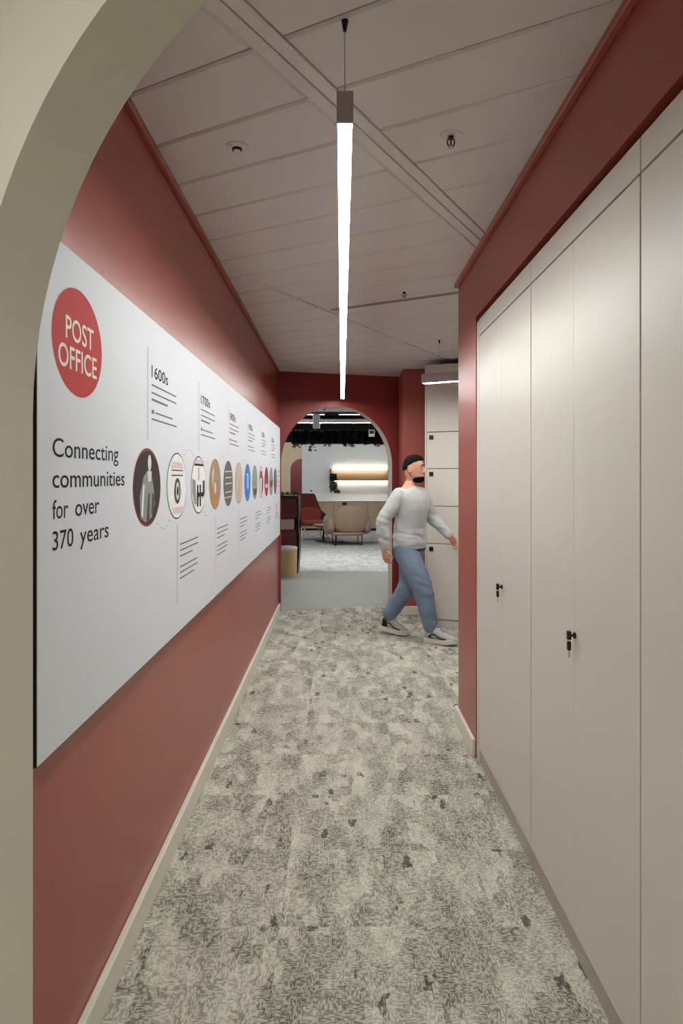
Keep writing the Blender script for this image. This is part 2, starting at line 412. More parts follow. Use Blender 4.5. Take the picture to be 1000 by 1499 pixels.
# lobby ceiling
bm = bmesh.new(); f = bm.faces.new([bm.verts.new(p+(CEIL+0.012,)) for p in ((-2.8, -3.6), (3.8, -3.6), (3.8, -0.3), (1.0, -0.3), (-2.8, 2.6))])
r = bmesh.ops.extrude_face_region(bm, geom=[f]); [setattr(v, 'co', v.co+Vector((0, 0, 0.015))) for v in r['geom'] if isinstance(v, bmesh.types.BMVert)]
struct(bm_obj('ceiling_lobby', bm, M_TILE), 'plain pale ceiling of the lobby before the arch', 'ceiling')

# red edge trims at the wall heads, and skirtings
struct(boxo('trim_1', (XL, 1.30, CEIL-0.028), (XL+0.022, 8.0, CEIL), M_RED, bevel=0.003), 'slim red edge trim along the head of the left wall', 'trim')
struct(boxo('trim_2', (XR-0.030, 0.5, CEIL-0.028), (XR-0.005, 4.42, CEIL), M_RED, bevel=0.003), 'slim red edge trim along the head of the bulkhead', 'trim')
def skirting(nm, a, b, lab): struct(boxo(nm, a, b, M_SKIRT, bevel=0.004), lab, 'skirting')
skirting('baseboard_left', (XL, 1.30, 0), (XL+0.022, 8.04, 0.10), 'pale grey skirting along the foot of the red left wall')
skirting('baseboard_right', (XR-0.026, 3.855, 0), (XR-0.005, 4.43, 0.10), 'pale grey skirting along the foot of the red pier')
skirting('baseboard_pier', (0.70, 7.85, 0), (1.0, 7.87, 0.10), 'pale grey skirting along the foot of the red pier behind the man')

# ------------------------------------------------------------------ lounge beyond the end arch
struct(boxo('ceiling_lounge', (-6, 7.0, 3.4), (6, 23.2, 3.5), M_VOID), 'black open ceiling of the lounge', 'ceiling')
M_WHITEWALL = mat('lounge_white_wall_paint', (226, 227, 227), 0.6, var=0.02)
YB = 21.0
struct(boxo('wall_lounge_back', (-1.10, YB, 0), (5.0, YB+0.2, 2.62), M_WHITEWALL), 'white back wall of the lounge behind the lit shelf', 'wall')
struct(boxo('wall_lounge_back_upper', (-6, YB+0.25, 2.60), (6, YB+0.4, 3.4), M_VOID), 'black upper wall at the back of the lounge', 'wall')
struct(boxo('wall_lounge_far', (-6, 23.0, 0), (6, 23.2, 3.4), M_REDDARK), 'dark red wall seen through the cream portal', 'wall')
struct(boxo('wall_lounge_side', (5.0, 9.0, 0), (5.15, 23.0, 3.4), M_WHITEWALL), 'white side wall of the lounge', 'wall')
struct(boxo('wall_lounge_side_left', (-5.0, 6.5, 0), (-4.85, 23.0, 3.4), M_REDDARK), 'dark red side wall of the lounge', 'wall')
M_CREAMP = mat('cream_portal_board', (226, 206, 172), 0.6, var=0.03)
bm = bmesh.new()
x0, x1, xi, zt, rr = -3.0, -1.06, -1.46, 2.12, 0.36
cols = [(x0, 0.0), (xi, 0.0)]+[(xi+rr-rr*math.cos(math.pi/2*i/10), zt-rr+rr*math.sin(math.pi/2*i/10)) for i in range(11)]+[(x1, zt)]
for (xa, za), (xb, zb_) in zip(cols[:-1], cols[1:]):
    if xb-xa < 1e-6: continue
    q = [(xa, za), (xb, zb_), (xb, 2.60), (xa, 2.60)]
    loft(bm, [[Vector((x, YB+0.02, z)) for x, z in q], [Vector((x, YB+0.24, z)) for x, z in q]])
struct(bm_obj('wall_portal', bm, M_CREAMP), 'cream timber portal with rounded corner at the lounge back', 'wall')

# ------------------------------------------------------------------ linear pendant lights
def linear_light(name, label, p0, p1, zb, wd, hh, ceil_z, glow, wires, group=None, cup=True, tilt=None):
    p0 = Vector(p0); p1 = Vector(p1); L = (p1-p0).length; a = math.atan2((p1-p0).y, (p1-p0).x)
    t = thing(name, label, 'light', (p0.x, p0.y, zb), a, group)
    bm = bmesh.new(); th = 0.0022
    box(bm, (0.012, -wd/2, 0), (L-0.012, -wd/2+th, hh)); box(bm, (0.012, wd/2-th, 0), (L-0.012, wd/2, hh)); box(bm, (0.012, -wd/2+th, hh-th), (L-0.012, wd/2-th, hh))
    bm_obj('housing', bm, M_ALU, t)
    for x in (0, L-0.012): boxo('end_cap', (x, -wd/2-0.0005, -0.0005), (x+0.012, wd/2+0.0005, hh+0.0005), M_ALU, t, 0.0015)
    boxo('diffuser', (0.012, -wd/2+th, 0.001), (L-0.012, wd/2-th, 0.012), glow, t)
    for x in wires:
        bm = bmesh.new(); cyl(bm, (x, 0, hh), (x, 0, ceil_z-zb), 0.0012, n=8); wr = bm_obj('suspension_wire', bm, M_STEEL, t)
        bm = bmesh.new(); cyl(bm, (x, 0, ceil_z-zb-0.03), (x, 0, ceil_z-zb), 0.004, 0.010, 12); bm_obj('ceiling_grip', bm, M_BLACKMETAL, wr)
    return t
linear_light('linear_pendant', 'long slim linear pendant light hanging down the corridor centre', (0.016, 1.806, 0), (0.0435, 8.12, 0), HC+0.9155, 0.042, 0.079, CEIL, M_GLOW, (0.07, 2.1, 4.2, 6.25))
linear_light('linear_pendant', 'short linear pendant light hanging before the tall grey lockers', (0.75, 6.30, 0), (1.95, 5.62, 0), HC+0.845, 0.06, 0.085, CEIL, M_GLOW, (0.16, 1.2))
def along_arch(s, off): return (ARCH_P[0]+math.cos(TH_N)*s+math.sin(TH_N)*off, ARCH_P[1]+math.sin(TH_N)*s-math.cos(TH_N)*off, 0)
linear_light('linear_pendant', 'unseen fill pendant added in the lobby just before the cream arch', along_arch(-0.4, 1.05), along_arch(2.6, 1.05), 2.50, 0.05, 0.08, CEIL+0.012, M_LOBBYFILL, (0.2, 2.4))  # this and the next: unseen lamps added to light the arch face and reveal
linear_light('linear_pendant', 'unseen fill pendant added in the lobby farther back from the cream arch', along_arch(-0.2, 2.3), along_arch(2.4, 2.3), 2.50, 0.05, 0.08, CEIL+0.012, M_LOBBYFILL, (0.2, 2.4))
lounge_l = 'lounge linear lights'
linear_light('linear_pendant', 'white linear light crossing the lounge below the black ceiling', (-0.80, 13.6, 0), (0.75, 13.6, 0), 2.60, 0.09, 0.07, 3.4, M_GLOWR, (0.2, 1.35))
for x, y, pl in ((-2.6, 12.5, 'above the burgundy divider'), (2.2, 12.0, 'by the white side wall'), (-1.6, 19.6, 'added behind the hanging planter to brighten the wall near the cream portal'), (1.2, 19.6, 'added behind the hanging planter to brighten the wall around the lit shelf')):
    linear_light('linear_pendant', 'long linear light under the black lounge ceiling, '+pl, (x-1.2, y, 0), (x+1.2, y, 0), 3.30, 0.09, 0.07, 3.4, M_WALLFILL if y > 18 else M_GLOWR, (0.2, 2.2), lounge_l)  # rear pair added past the planter to brighten the white wall

# ------------------------------------------------------------------ ceiling fittings
def disc(bm, c, r, z0, z1, n=28, r1=None):
    loft(bm, [ring((c[0], c[1], z0), r, r, n=n), ring((c[0], c[1], z1), r if r1 is None else r1, r if r1 is None else r1, n=n)])
def sprinkler(x, y, s, label):
    t = thing('sprinkler_head', label, 'sprinkler', (x, y, CEIL))
    bm = bmesh.new(); loft(bm, [ring((0, 0, 0.001), .040*s, .040*s, n=28), ring((0, 0, -.004*s), .038*s, .038*s, n=28), ring((0, 0, -.007*s), .022*s, .022*s, n=28)]); bm_obj('escutcheon', bm, M_TRIMC, t)
    bm = bmesh.new(); cyl(bm, (0, 0, -.006*s), (0, 0, -.016*s), .010*s, n=14)
    for sx in (-1, 1): tube(bm, smooth_path([(sx*.008*s, 0, -.014*s), (sx*.0125*s, 0, -.024*s), (sx*.011*s, 0, -.036*s), (0, 0, -.043*s)], 4), .0022*s, 8)
    bm_obj('frame_arms', bm, M_BLACKMETAL, t)
    bm = bmesh.new(); cyl(bm, (0, 0, -.016*s), (0, 0, -.041*s), .0028*s, n=10); bm_obj('glass_bulb', bm, M_BLACKMETAL, t)
    bm = bmesh.new(); cyl(bm, (0, 0, -.043*s), (0, 0, -.0455*s), .011*s, n=16); bm_obj('deflector', bm, M_STEEL, t)
sprinkler(0.398, 2.498, 1.0, 'ceiling sprinkler head above the locker doors')
sprinkler(0.427, 4.586, 1.0, 'ceiling sprinkler head beside the grey slot')
t = thing('ceiling_detector', 'round white ceiling detector with dark ring near the red wall', 'detector', (-0.374, 2.586, CEIL))
bm = bmesh.new(); loft(bm, [ring((0, 0, 0.001), .041, .041, n=32), ring((0, 0, -.004), .040, .040, n=32), ring((0, 0, -.009), .030, .030, n=32)]); bm_obj('cover', bm, M_TRIMC, t)
bm = bmesh.new(); loft(bm, [ring((0, 0, -.008), .019, .019, n=28), ring((0, 0, -.016), .018, .018, n=28)]); sn = bm_obj('sensor', bm, M_BLACK, t)
bm = bmesh.new(); loft(bm, [ring((0, 0, -.0155), .013, .013, n=28), ring((0, 0, -.0185), .012, .012, n=28)]); bm_obj('lens', bm, M_TRIMC, sn)
bm = bmesh.new(); disc(bm, (-.018, -.026), .002, -.007, -.010, 10); bm_obj('indicator', bm, M_BLACK, t)
# slot diffuser
p0, p1 = uv(-2.56, 4.40), uv(-1.35, 4.40)
t = thing('slot_diffuser', 'slim grey slot air diffuser crossing the ceiling by the corridor light', 'air diffuser', (p0[0], p0[1], CEIL), TU)
boxo('frame', (0, -.022, -.006), (1.21, -.014, .001), M_ALU, t); boxo('frame', (0, .014, -.006), (1.21, .022, .001), M_ALU, t)
boxo('blade', (0, -.014, -.003), (1.21, .014, .001), mat('slot_grey', (120, 116, 114), .5), t)

# ------------------------------------------------------------------ tall locker run on the right
DZ0, DZ1 = 0.09, 2.29
def locker_cabinet(y0, ym, y1, label, lock=True):
    """two full-height doors meeting at ym; the front face is the plane x = XR"""
    t = thing('locker_cabinet', label, 'locker', (XR, y0, 0), 0, 'tall locker cabinets')
    W = y1-y0
    boxo('carcass', (0.020, 0.001, DZ0-0.012), (0.50, W-0.001, 2.372), M_LOCKBODY, t)
    boxo('plinth', (0.006, 0, 0), (0.48, W, DZ0-0.012), M_PLINTH, t)
    boxo('plinth_cap', (0.0, 0, DZ0-0.012), (0.02, W, DZ0-0.004), M_LOCK, t)
    boxo('top_panel', (0, 0.0005, DZ1+0.007), (0.02, W-0.0005, 2.384), M_LOCK, t, 0.001)
    doors = []
    for a, b in ((0.0025, ym-y0-0.0008), (ym-y0+0.0008, W-0.0025)):
        doors.append(boxo('door', (0, a, DZ0), (0.02, b, DZ1), M_LOCK, t, 0.001))
    if lock:
        y = ym-y0-0.016; z = 1.028
        bm = bmesh.new(); cyl(bm, (0.0, y, z), (-0.006, y, z), 0.010, n=18); lk = bm_obj('lock', bm, M_BLACKMETAL, doors[0])
        bm = bmesh.new(); box(bm, (-0.018, y-.0015, z-.004), (-0.005, y+.0015, z+.004)); box(bm, (-0.027, y-.008, z-.013), (-0.014, y+.008, z+.015), .003, 2); bm_obj('key', bm, M_BLACK, doors[0])
        bm = bmesh.new(); pts = [(-0.0205+.004*math.cos(a), y, z-.014+.006*math.sin(a)) for a in [i*math.pi/6 for i in range(13)]]; tube(bm, pts, .0008, 6); bm_obj('key_ring', bm, M_STEEL, doors[0])
        bm = bmesh.new(); box(bm, (-0.0265, y-.007, z-.047), (-0.0145, y+.007, z-.018), .0035, 2); tube(bm, [(-.0205, y, z-.046), (-.0205, y-.001, z-.056), (-.021, y-.002, z-.070)], .0011, 6); bm_obj('key_fob', bm, M_BLACK, doors[0])
    return t
locker_cabinet(2.767, 3.267, 3.775, 'tall warm grey two-door locker next to the red pier')
locker_cabinet(1.763, 2.261, 2.763, 'tall warm grey two-door locker, second from the red pier')
locker_cabinet(0.760, 1.262, 1.759, 'tall warm grey two-door locker nearest the cream arch, third from the red pier')
bm = bmesh.new(); box(bm, (XR, 3.779, 0.0), (XR+0.48, 3.8495, 2.38), .001)
tag(bm_obj('filler_panel', bm, M_LOCK), 'narrow warm grey filler panel between locker door and red pier', 'panel')

# ------------------------------------------------------------------ locker bank in the alcove
LA = math.radians(-21)
def locker_column(i, label):
    d = Vector((math.cos(LA), math.sin(LA), 0)); W = 0.42
    o = Vector((0.905, 7.245, 0))+d*(W*i)
    t = thing('locker_column', label, 'locker', o, LA, 'tall locker columns in the alcove')
    boxo('carcass', (0.002, 0.02, 0.08), (W-0.002, 0.45, 2.70), M_LOCKBODY, t)
    boxo('plinth', (0, 0.012, 0), (W, 0.45, 0.08), M_LOCK, t)
    boxo('top_panel', (0.001, 0, 2.008), (W-0.001, 0.02, 2.695), M_LOCK, t, .001)
    for z0, z1 in ((1.632, 2.001), (1.247, 1.625), (0.863, 1.240), (0.088, 0.856)):
        dr = boxo('door', (0.0025, 0, z0), (W-0.0025, 0.02, z1), M_LOCK, t, .001)
        boxo('lock_pad', (0.028, -0.010, z1-0.075), (0.070, 0.0, z1-0.030), M_BLACK, dr, .003)
locker_column(0, 'tall grey locker column with stacked doors beside the red pier')
locker_column(1, 'tall grey locker column with stacked doors, second from the red pier')
locker_column(2, 'tall grey locker column with stacked doors, third from the red pier')
d = Vector((math.cos(LA), math.sin(LA), 0))
tag(boxo('end_panel', (0, 0, 0), (0.018, 0.46, 2.70), M_LOCK, None, .001), 'pale end panel closing the tall locker columns', 'panel')
bpy.data.objects['end_panel'].location = Vector((0.905, 7.245, 0))-d*0.019; bpy.data.objects['end_panel'].rotation_euler = (0, 0, LA)

# ------------------------------------------------------------------ the timeline board
BX = -0.65; BY0, BY1, BZ0, BZ1 = 1.515, 7.78, 0.905, 2.085
board = thing('timeline_board', 'long white printed board on the red wall with red oval logo and pictures', 'board', (XL, BY0, BZ0))
def wp(x, y, z): return (x-XL, y-BY0, z-BZ0)
boxo('backing', wp(XL, BY0, BZ0), wp(BX-0.0015, BY1, BZ1), M_BLACK, board)
panel = boxo('print_panel', wp(BX-0.0015, BY0+0.002, BZ0+0.002), wp(BX, BY1-0.002, BZ1-0.002), M_BOARD, board)
def T(lv): return lambda y, z: wp(BX+0.0006*lv, y, z)
def ell(cy, cz, a, b, n=48): return [(cy+a*math.cos(2*math.pi*i/n), cz+b*math.sin(2*math.pi*i/n)) for i in range(n)]
def lettering(name, text, y0, z0, width, cap, m, parent, lv=1, bold=0.0):
    c = bpy.data.curves.new('text', 'FONT'); c.body = text; c.size = 1.0; c.offset = bold; c.resolution_u = 4
    o = bpy.data.objects.new('text', c); COL.objects.link(o)
    bpy.context.view_layer.update(); dg = bpy.context.evaluated_depsgraph_get()
    me = bpy.data.meshes.new_from_object(o.evaluated_get(dg)); bpy.data.objects.remove(o)
    xs = [v.co.x for v in me.vertices]; x0, x1 = min(xs), max(xs)
    kx = width/(x1-x0); kz = cap/0.729
    for v in me.vertices: v.co = Vector(T(lv)(y0+(v.co.x-x0)*kx, z0+v.co.y*kz))
    me.materials.clear(); return link(name, me, m, parent)
def bars(name, L, m, parent, lv=1):
    """printed lines: (y0, y1, z, thickness)"""
    V = []; Fc = []
    for (a, b, z, th) in L:
        k = len(V); V += [T(lv)(a, z-th/2), T(lv)(b, z-th/2), T(lv)(b, z+th/2), T(lv)(a, z+th/2)]; Fc.append((k, k+1, k+2, k+3))
    me = bpy.data.meshes.new(name); me.from_pydata(V, [], Fc); return link(name, me, m, parent)
logo = flat('logo_oval', ell(1.760, 1.866, .168, .1335, 64), M_LOGO, board, T(1))
lettering('logo_lettering', 'POST', 1.672, 1.866, .190, .057, M_WHITEINK, logo, 2, 0.009)
lettering('logo_lettering', 'OFFICE', 1.628, 1.795, .258, .057, M_WHITEINK, logo, 2, 0.009)
for s, z, y1 in (('Connecting', 1.5795, 2.073), ('communities', 1.508, 2.132), ('for', 1.4365, 1.688), ('over', 1.4365, 1.907), ('370', 1.365, 1.722), ('years', 1.365, 1.985)):
    ya = {'over': 1.735, 'years': 1.765}.get(s, 1.596); lettering('headline', s, ya, z, y1-ya, .046, M_INK, board, 1, 0.004)
OC = [2.391+0.4365*i for i in range(12)]; OZ = 1.499
for i, yr in zip((0, 2, 4, 6, 8, 10), ('1600s', '1700s', '1800s', '1900s', '2000s', '2020s')):
    y = OC[i]
    bars('leader_line', [(y-.0025, y+.0025, 1.818, .318)], M_GREYINK if i < 3 else M_PALEINK, board)
    lettering('heading', yr, y+.05, 1.882, .235, .043, M_INK, board, 1, 0.012)
    bars('caption', [(y+.05, y+.42, 1.855, .0058), (y+.05, y+.42, 1.828, .0058), (y+.05, y+.28, 1.804, .008), (y+.05, y+.085, 1.762, .014), (y+.10, y+.36, 1.761, .0058), (y+.05, y+.43, 1.736, .0058)], M_GREYINK, board)
for i in (1, 3, 5, 7, 9, 11):
    y = OC[i]
    bars('leader_line', [(y-.0025, y+.0025, 1.182, .322)], M_GREYINK if i < 3 else M_PALEINK, board)
    bars('caption', [(y+.05, y+.42-.1*(i == 11), zz, .0058) for zz in (1.259, 1.234)]+[(y+.05, y+.30, 1.210, .0058)]+[(y+.05, y+.40-.1*(i == 11), zz, .0058) for zz in (1.166, 1.143)]+[(y+.05, y+.33, 1.119, .0058)], M_GREYINK, board)
bars('caption', [(OC[11]+.22, OC[11]+.50, z, .010) for z in (1.60, 1.555, 1.49, 1.45)], M_PALEINK, board)
# dotted arcs linking the pictures
for i in range(11):
    sgn = -1 if i % 2 == 0 else 1; yc = (OC[i]+OC[i+1])/2
    L = []
    for k in range(5):
        a = math.radians(50+20*k); L.append((yc+.14*math.cos(a)-.007, yc+.14*math.cos(a)+.007, OZ+sgn*(.055+.10*math.sin(a)), .006))
    bars('dotted_arc', L, M_PALEINK, board)
# the twelve oval pictures
def pm(nm, c): return mat('print_'+nm, c, 0.7, spec=0.2, var=0.08, vscale=40)
def pic(i, rim, fill, rw=.010):
    y = OC[i]
    r = flat('picture_oval', ell(y, OZ, .173, .133), rim, board, T(1))
    flat('picture', ell(y, OZ, .173-rw*1.2, .133-rw), fill, r, T(2)); return r
def shp(r, i, pts, m, lv=3): return flat('picture_shape', [(OC[i]+a, OZ+b) for a, b in pts], m, r, T(lv))
def shp_e(r, i, a, b, w_, h_, m, lv=3): return flat('picture_shape', [(p[0], p[1]) for p in ell(OC[i]+a, OZ+b, w_, h_, 24)], m, r, T(lv))
DK = pm('dark_brown', (62, 54, 52)); MB_ = pm('maroon', (150, 66, 74)); GS = pm('grey_silver', (150, 152, 154)); PL = pm('pale', (226, 222, 214)); GD = pm('grey_dark', (84, 84, 84))
PK = pm('pale_pink', (226, 200, 206)); BKp = pm('black', (36, 36, 40)); TAN = pm('tan', (178, 140, 104)); SKY = pm('blue', (74, 134, 204)); BEI = pm('beige', (206, 190, 172)); RDp = pm('red', (178, 52, 70)); GRN = pm('grey_green', (150, 164, 156)); WHT = pm('white', (240, 240, 242)); OLV = pm('olive', (150, 140, 116))
r = pic(0, MB_, DK, .008)
shp(r, 0, [(-.09, -.10), (-.10, -.03), (-.055, .035), (.0, .06), (.045, .045), (.075, -.01), (.09, -.06), (.05, -.105), (-.03, -.118)], GS)
shp_e(r, 0, .018, .083, .022, .028, PL, 4); shp(r, 0, [(-.01, .055), (.045, .055), (.035, .02), (.0, .02)], PL, 4)
shp(r, 0, [(-.02, -.115), (.0, -.02), (.02, -.02), (.015, -.12)], GD, 4); shp(r, 0, [(.04, -.10), (.05, -.02), (.085, -.03), (.07, -.09)], GD, 4); shp(r, 0, [(-.085, -.09), (-.06, .01), (-.045, .01), (-.065, -.10)], WHT, 4)
r = pic(1, BKp, WHT, .005)
shp(r, 1, [(-.08, .095), (.08, .095), (.11, .07), (-.11, .07)], PK); shp(r, 1, [(-.10, -.085), (.10, -.085), (.07, -.11), (-.07, -.11)], PK)
for z in (.06, .04): shp(r, 1, [(-.10, z), (.10, z), (.10, z+.005), (-.10, z+.005)], GD)
shp_e(r, 1, 0, -.02, .055, .052, GD); shp_e(r, 1, 0, -.02, .030, .036, PL, 4); shp_e(r, 1, 0, -.02, .016, .02, BKp, 5)
r = pic(2, BKp, WHT, .005)
shp(r, 2, [(-.10, .10), (.10, .10), (.06, .118), (-.06, .118)], PK); shp(r, 2, [(-.11, .088), (.11, .088), (.10, .098), (-.10, .098)], BKp)
for a in (-.03, .03): shp(r, 2, [(a-.016, -.10), (a+.016, -.10), (a+.016, .0), (a-.016, .0)], BKp)
shp(r, 2, [(-.05, -.055), (.12, -.055), (.12, -.035), (-.05, -.035)], BKp, 4); shp(r, 2, [(-.012, .02), (.0, .02), (.0, .08), (-.012, .08)], GD); shp(r, 2, [(.08, -.07), (.14, -.04), (.14, .02), (.09, .02)], GD)
shp(r, 2, [(-.15, -.03), (-.10, -.085), (-.06, -.09), (-.08, .02), (-.15, .03)], GS)
r = pic(3, OLV, TAN, .006)
shp(r, 3, [(.0, .11), (.10, .08), (.15, .0), (.12, -.05), (.04, .0)], GS); shp(r, 3, [(-.12, .05), (-.06, .10), (-.03, .06), (-.08, -.02)], BEI); shp_e(r, 3, -.01, -.02, .035, .03, PK); shp(r, 3, [(-.09, -.085), (.09, -.09), (.03, -.12), (-.05, -.12)], pm('orange', (206, 140, 90)))
r = pic(4, GD, pm('slate', (110, 108, 106)), .004)
for z in (-.085, -.055, -.005, .03, .065): shp(r, 4, [(-.12, z), (.12, z+.004), (.12, z+.010), (-.12, z+.006)], PL)
r = pic(5, OLV, BEI, .0058)
shp(r, 5, [(-.05, -.08), (.0, -.02), (.05, .04), (.07, .03), (.02, -.04), (-.03, -.09)], pm('sand', (190, 170, 150)))
r = pic(6, pm('blue_rim', (96, 120, 160)), SKY, .006)
shp(r, 6, [(-.05, -.045), (.05, -.045), (.05, .045), (-.05, .045)], pm('light_blue', (150, 196, 236))); shp(r, 6, [(-.06, .05), (.03, .05), (.03, .062), (-.06, .062)], WHT)
r = pic(7, GS, GRN, .006); shp(r, 7, [(-.12, -.05), (.12, -.05), (.08, -.10), (-.08, -.10)], GD); shp_e(r, 7, 0, -.01, .05, .02, TAN)
r = pic(8, MB_, PK, .005); shp(r, 8, [(.04, -.115), (.13, -.07), (.15, .02), (.11, .07), (.07, .0)], BKp); shp(r, 8, [(-.12, .03), (.06, .03), (.08, .09), (-.08, .09)], RDp)
r = pic(9, GD, RDp, .006); shp(r, 9, [(-.11, .02), (.12, .03), (.06, .11), (-.05, .11)], GD); shp(r, 9, [(-.10, -.05), (.10, -.06), (.10, -.02), (-.10, -.02)], PK)
r = pic(10, GD, GS, .006); shp(r, 10, [(-.12, -.06), (.12, -.04), (.13, .02), (-.13, .0)], GD)
r = pic(11, GD, pm('slate_blue', (104, 110, 128)), .006); shp(r, 11, [(-.10, -.04), (.10, -.07), (.12, .0), (-.12, .02)], RDp)

# ------------------------------------------------------------------ lounge furniture
# oak base cabinets along the white wall
xs = [-1.08, -0.50, 0.20, 0.85, 1.50, 2.15]
ord_ = ('nearest the cream portal', 'second from the cream portal', 'third from the cream portal', 'fourth from the cream portal', 'fifth from the cream portal')
for i in range(5):
    W = xs[i+1]-xs[i]
    t = thing('base_cabinet', 'low oak base cabinet under the white wall, '+ord_[i], 'cabinet', (xs[i], YB-0.45, 0), 0, 'oak base cabinets')
    boxo('carcass', (0.004, 0.02, 0.06), (W-0.004, 0.449, 0.845), M_LOCKBODY, t)
    boxo('plinth', (0.0, 0.04, 0), (W, 0.44, 0.06), M_BLACK, t)
    for a, b in ((0.004, W/2-0.003), (W/2+0.003, W-0.004)): boxo('door', (a, 0, 0.065), (b, 0.02, 0.842), M_OAK, t, .002)
tag(boxo('worktop', (xs[0], YB-0.46, 0.846), (xs[-1], YB, 0.872), M_WHITEWALL, None, .003), 'thin white worktop over the oak base cabinets', 'worktop')
def socket(x, y, z, w_, h_, label):
    t = thing('wall_socket', label, 'socket', (x, y, z), 0)
    boxo('plate', (-w_/2, -0.012, -h_/2), (w_/2, 0, h_/2), M_BLACK, t, .003)
    for k in (-1, 1): boxo('switch', (k*w_*.22-.008, -.016, .008), (k*w_*.22+.008, -.011, .03), M_BLACKMETAL, t, .002)
socket(-0.05, YB, 1.13, .18, .085, 'black double socket on the white wall below the lit shelf')
socket(0.17, YB-0.45, 0.78, .13, .085, 'black socket on an oak cabinet front')
tag(boxo('wall_button', (-0.85, YB-0.012, 1.13), (-0.80, YB, 1.18), M_BLACKMETAL, None, .004), 'tiny dark button on the white lounge wall', 'button')
# framed shelf with light strips above and below
SX0, SX1, SZ0, SZ1 = -0.26, 1.48, 1.45, 1.80
t = thing('wall_shelf', 'warm lit oak box shelf with slim dark frame on the white wall', 'shelf', (SX0, YB, SZ0))
W, Hh = SX1-SX0, SZ1-SZ0
boxo('back', (0.01, -0.02, 0.01), (W-0.01, -0.002, Hh-0.01), M_OAK2, t)
M_FRAME = mat('bronze_frame', (52, 40, 32), 0.6, metal=0.0)
for a, b in (((0, -.25, 0), (W, 0, .022)), ((0, -.25, Hh-.022), (W, 0, Hh)), ((0, -.25, .022), (.022, 0, Hh-.022)), ((W-.022, -.25, .022), (W, 0, Hh-.022))): boxo('frame_board', a, b, M_FRAME, t)
boxo('light_strip', (0.10, -.07, Hh+0.0005), (W-.02, -.03, Hh+0.004), M_LED, t); boxo('light_strip', (0.10, -.07, -0.0045), (W-.02, -.03, -0.0005), M_LED, t)
boxo('light_strip', (0.06, -.10, Hh-.026), (W-.04, -.07, Hh-.0225), M_LED, t)
M_LEAFD = mat('dark_leaf', (30, 38, 26), 0.5, var=0.25, vscale=15)
M_LEAF = mat('green_leaf', (48, 74, 38), 0.5, var=0.25, vscale=15)
M_STEM = mat('stem_grey', (96, 92, 78), 0.7)
def leaf_quad(bm, p, dirv, ln, wd):
    d_ = Vector(dirv).normalized(); s_ = d_.cross(Vector((random.uniform(-1, 1), random.uniform(-1, 1), random.uniform(-.3, 1)))).normalized(); nrm = d_.cross(s_)
    p = Vector(p); a = bm.verts.new(p); b = bm.verts.new(p+d_*ln*.45+s_*wd*.5+nrm*wd*.15); c = bm.verts.new(p+d_*ln); e = bm.verts.new(p+d_*ln*.45-s_*wd*.5+nrm*wd*.15); m_ = bm.verts.new(p+d_*ln*.5)
    bm.faces.new((a, b, m_)); bm.faces.new((b, c, m_)); bm.faces.new((c, e, m_)); bm.faces.new((e, a, m_))
# trailing plant on the shelf
t = thing('trailing_plant', 'dark trailing plant in a pot at the end of the lit shelf', 'plant', (-0.16, YB-0.15, SZ0+0.022))
bm = bmesh.new(); loft(bm, [ring((0, 0, 0), .045, .045), ring((0, 0, .11), .062, .062), ring((0, 0, .10), .05, .05)]); bm_obj('pot', bm, M_BLACK, t)
for k in range(6):
    a = k*1.05+.3; bm = bmesh.new(); bs = bmesh.new()
    L_ = [(0, 0, .10), (.05*math.cos(a), -.06+.03*math.sin(a), .17), (.07*math.cos(a), -.15+.02*math.sin(a), .08), (.08*math.cos(a), -.15+.02*math.sin(a), -.12), (.08*math.cos(a)+.01, -.15, -.25-.10*random.random())]
    P = smooth_path(L_, 5); tube(bs, P, .003, 5); st = bm_obj('stem', bs, M_STEM, t)
    for p in P[1:]:
        for _ in range(4): leaf_quad(bm, p, (random.uniform(-1, 1), random.uniform(-1, .3), random.uniform(-1, .4)), .07, .04)
    bm_obj('foliage', bm, M_LEAFD, st)

# hanging planter band with trailing greenery
t = thing('hanging_planter', 'long black hanging planter with dark foliage across the lounge', 'planter', (-1.25, 18.6, 2.42))
boxo('trough', (0, 0, 0.02), (3.0, 0.30, 0.30), M_BLACK, t, .01)
for x in (0.3, 1.5, 2.7):
    bm = bmesh.new(); cyl(bm, (x, .15, .29), (x, .15, 3.4-2.42), .008, n=8); bm_obj('hanger_rod', bm, M_BLACKMETAL, t)
for k in range(14):
    bm = bmesh.new(); x0 = .12+k*.208
    ln = random.choice((.10, .14, .22, .30, .18))
    for s_ in range(5):
        P = smooth_path([(x0+random.uniform(-.08, .08), .12, .30), (x0+random.uniform(-.09, .09), .02, .36), (x0+random.uniform(-.08, .08), -.05, .22), (x0+random.uniform(-.08, .08), -.06, .22-ln-.06*random.random())], 5)
        for p in P[3:]:
            for _ in range(3): leaf_quad(bm, p, (random.uniform(-1, 1), random.uniform(-1, .2), random.uniform(-1, .3)), .075, .04)
    bm_obj('foliage', bm, M_LEAFD, t)
linear_light('linear_pendant', 'unseen linear light added to brighten the wall behind the cream portal', (-2.6, 22.2, 0), (-0.6, 22.2, 0), 2.9, 0.07, 0.07, 3.4, M_GLOWR, (0.2, 1.8))  # unseen lamp added so the dark red far wall gets some light
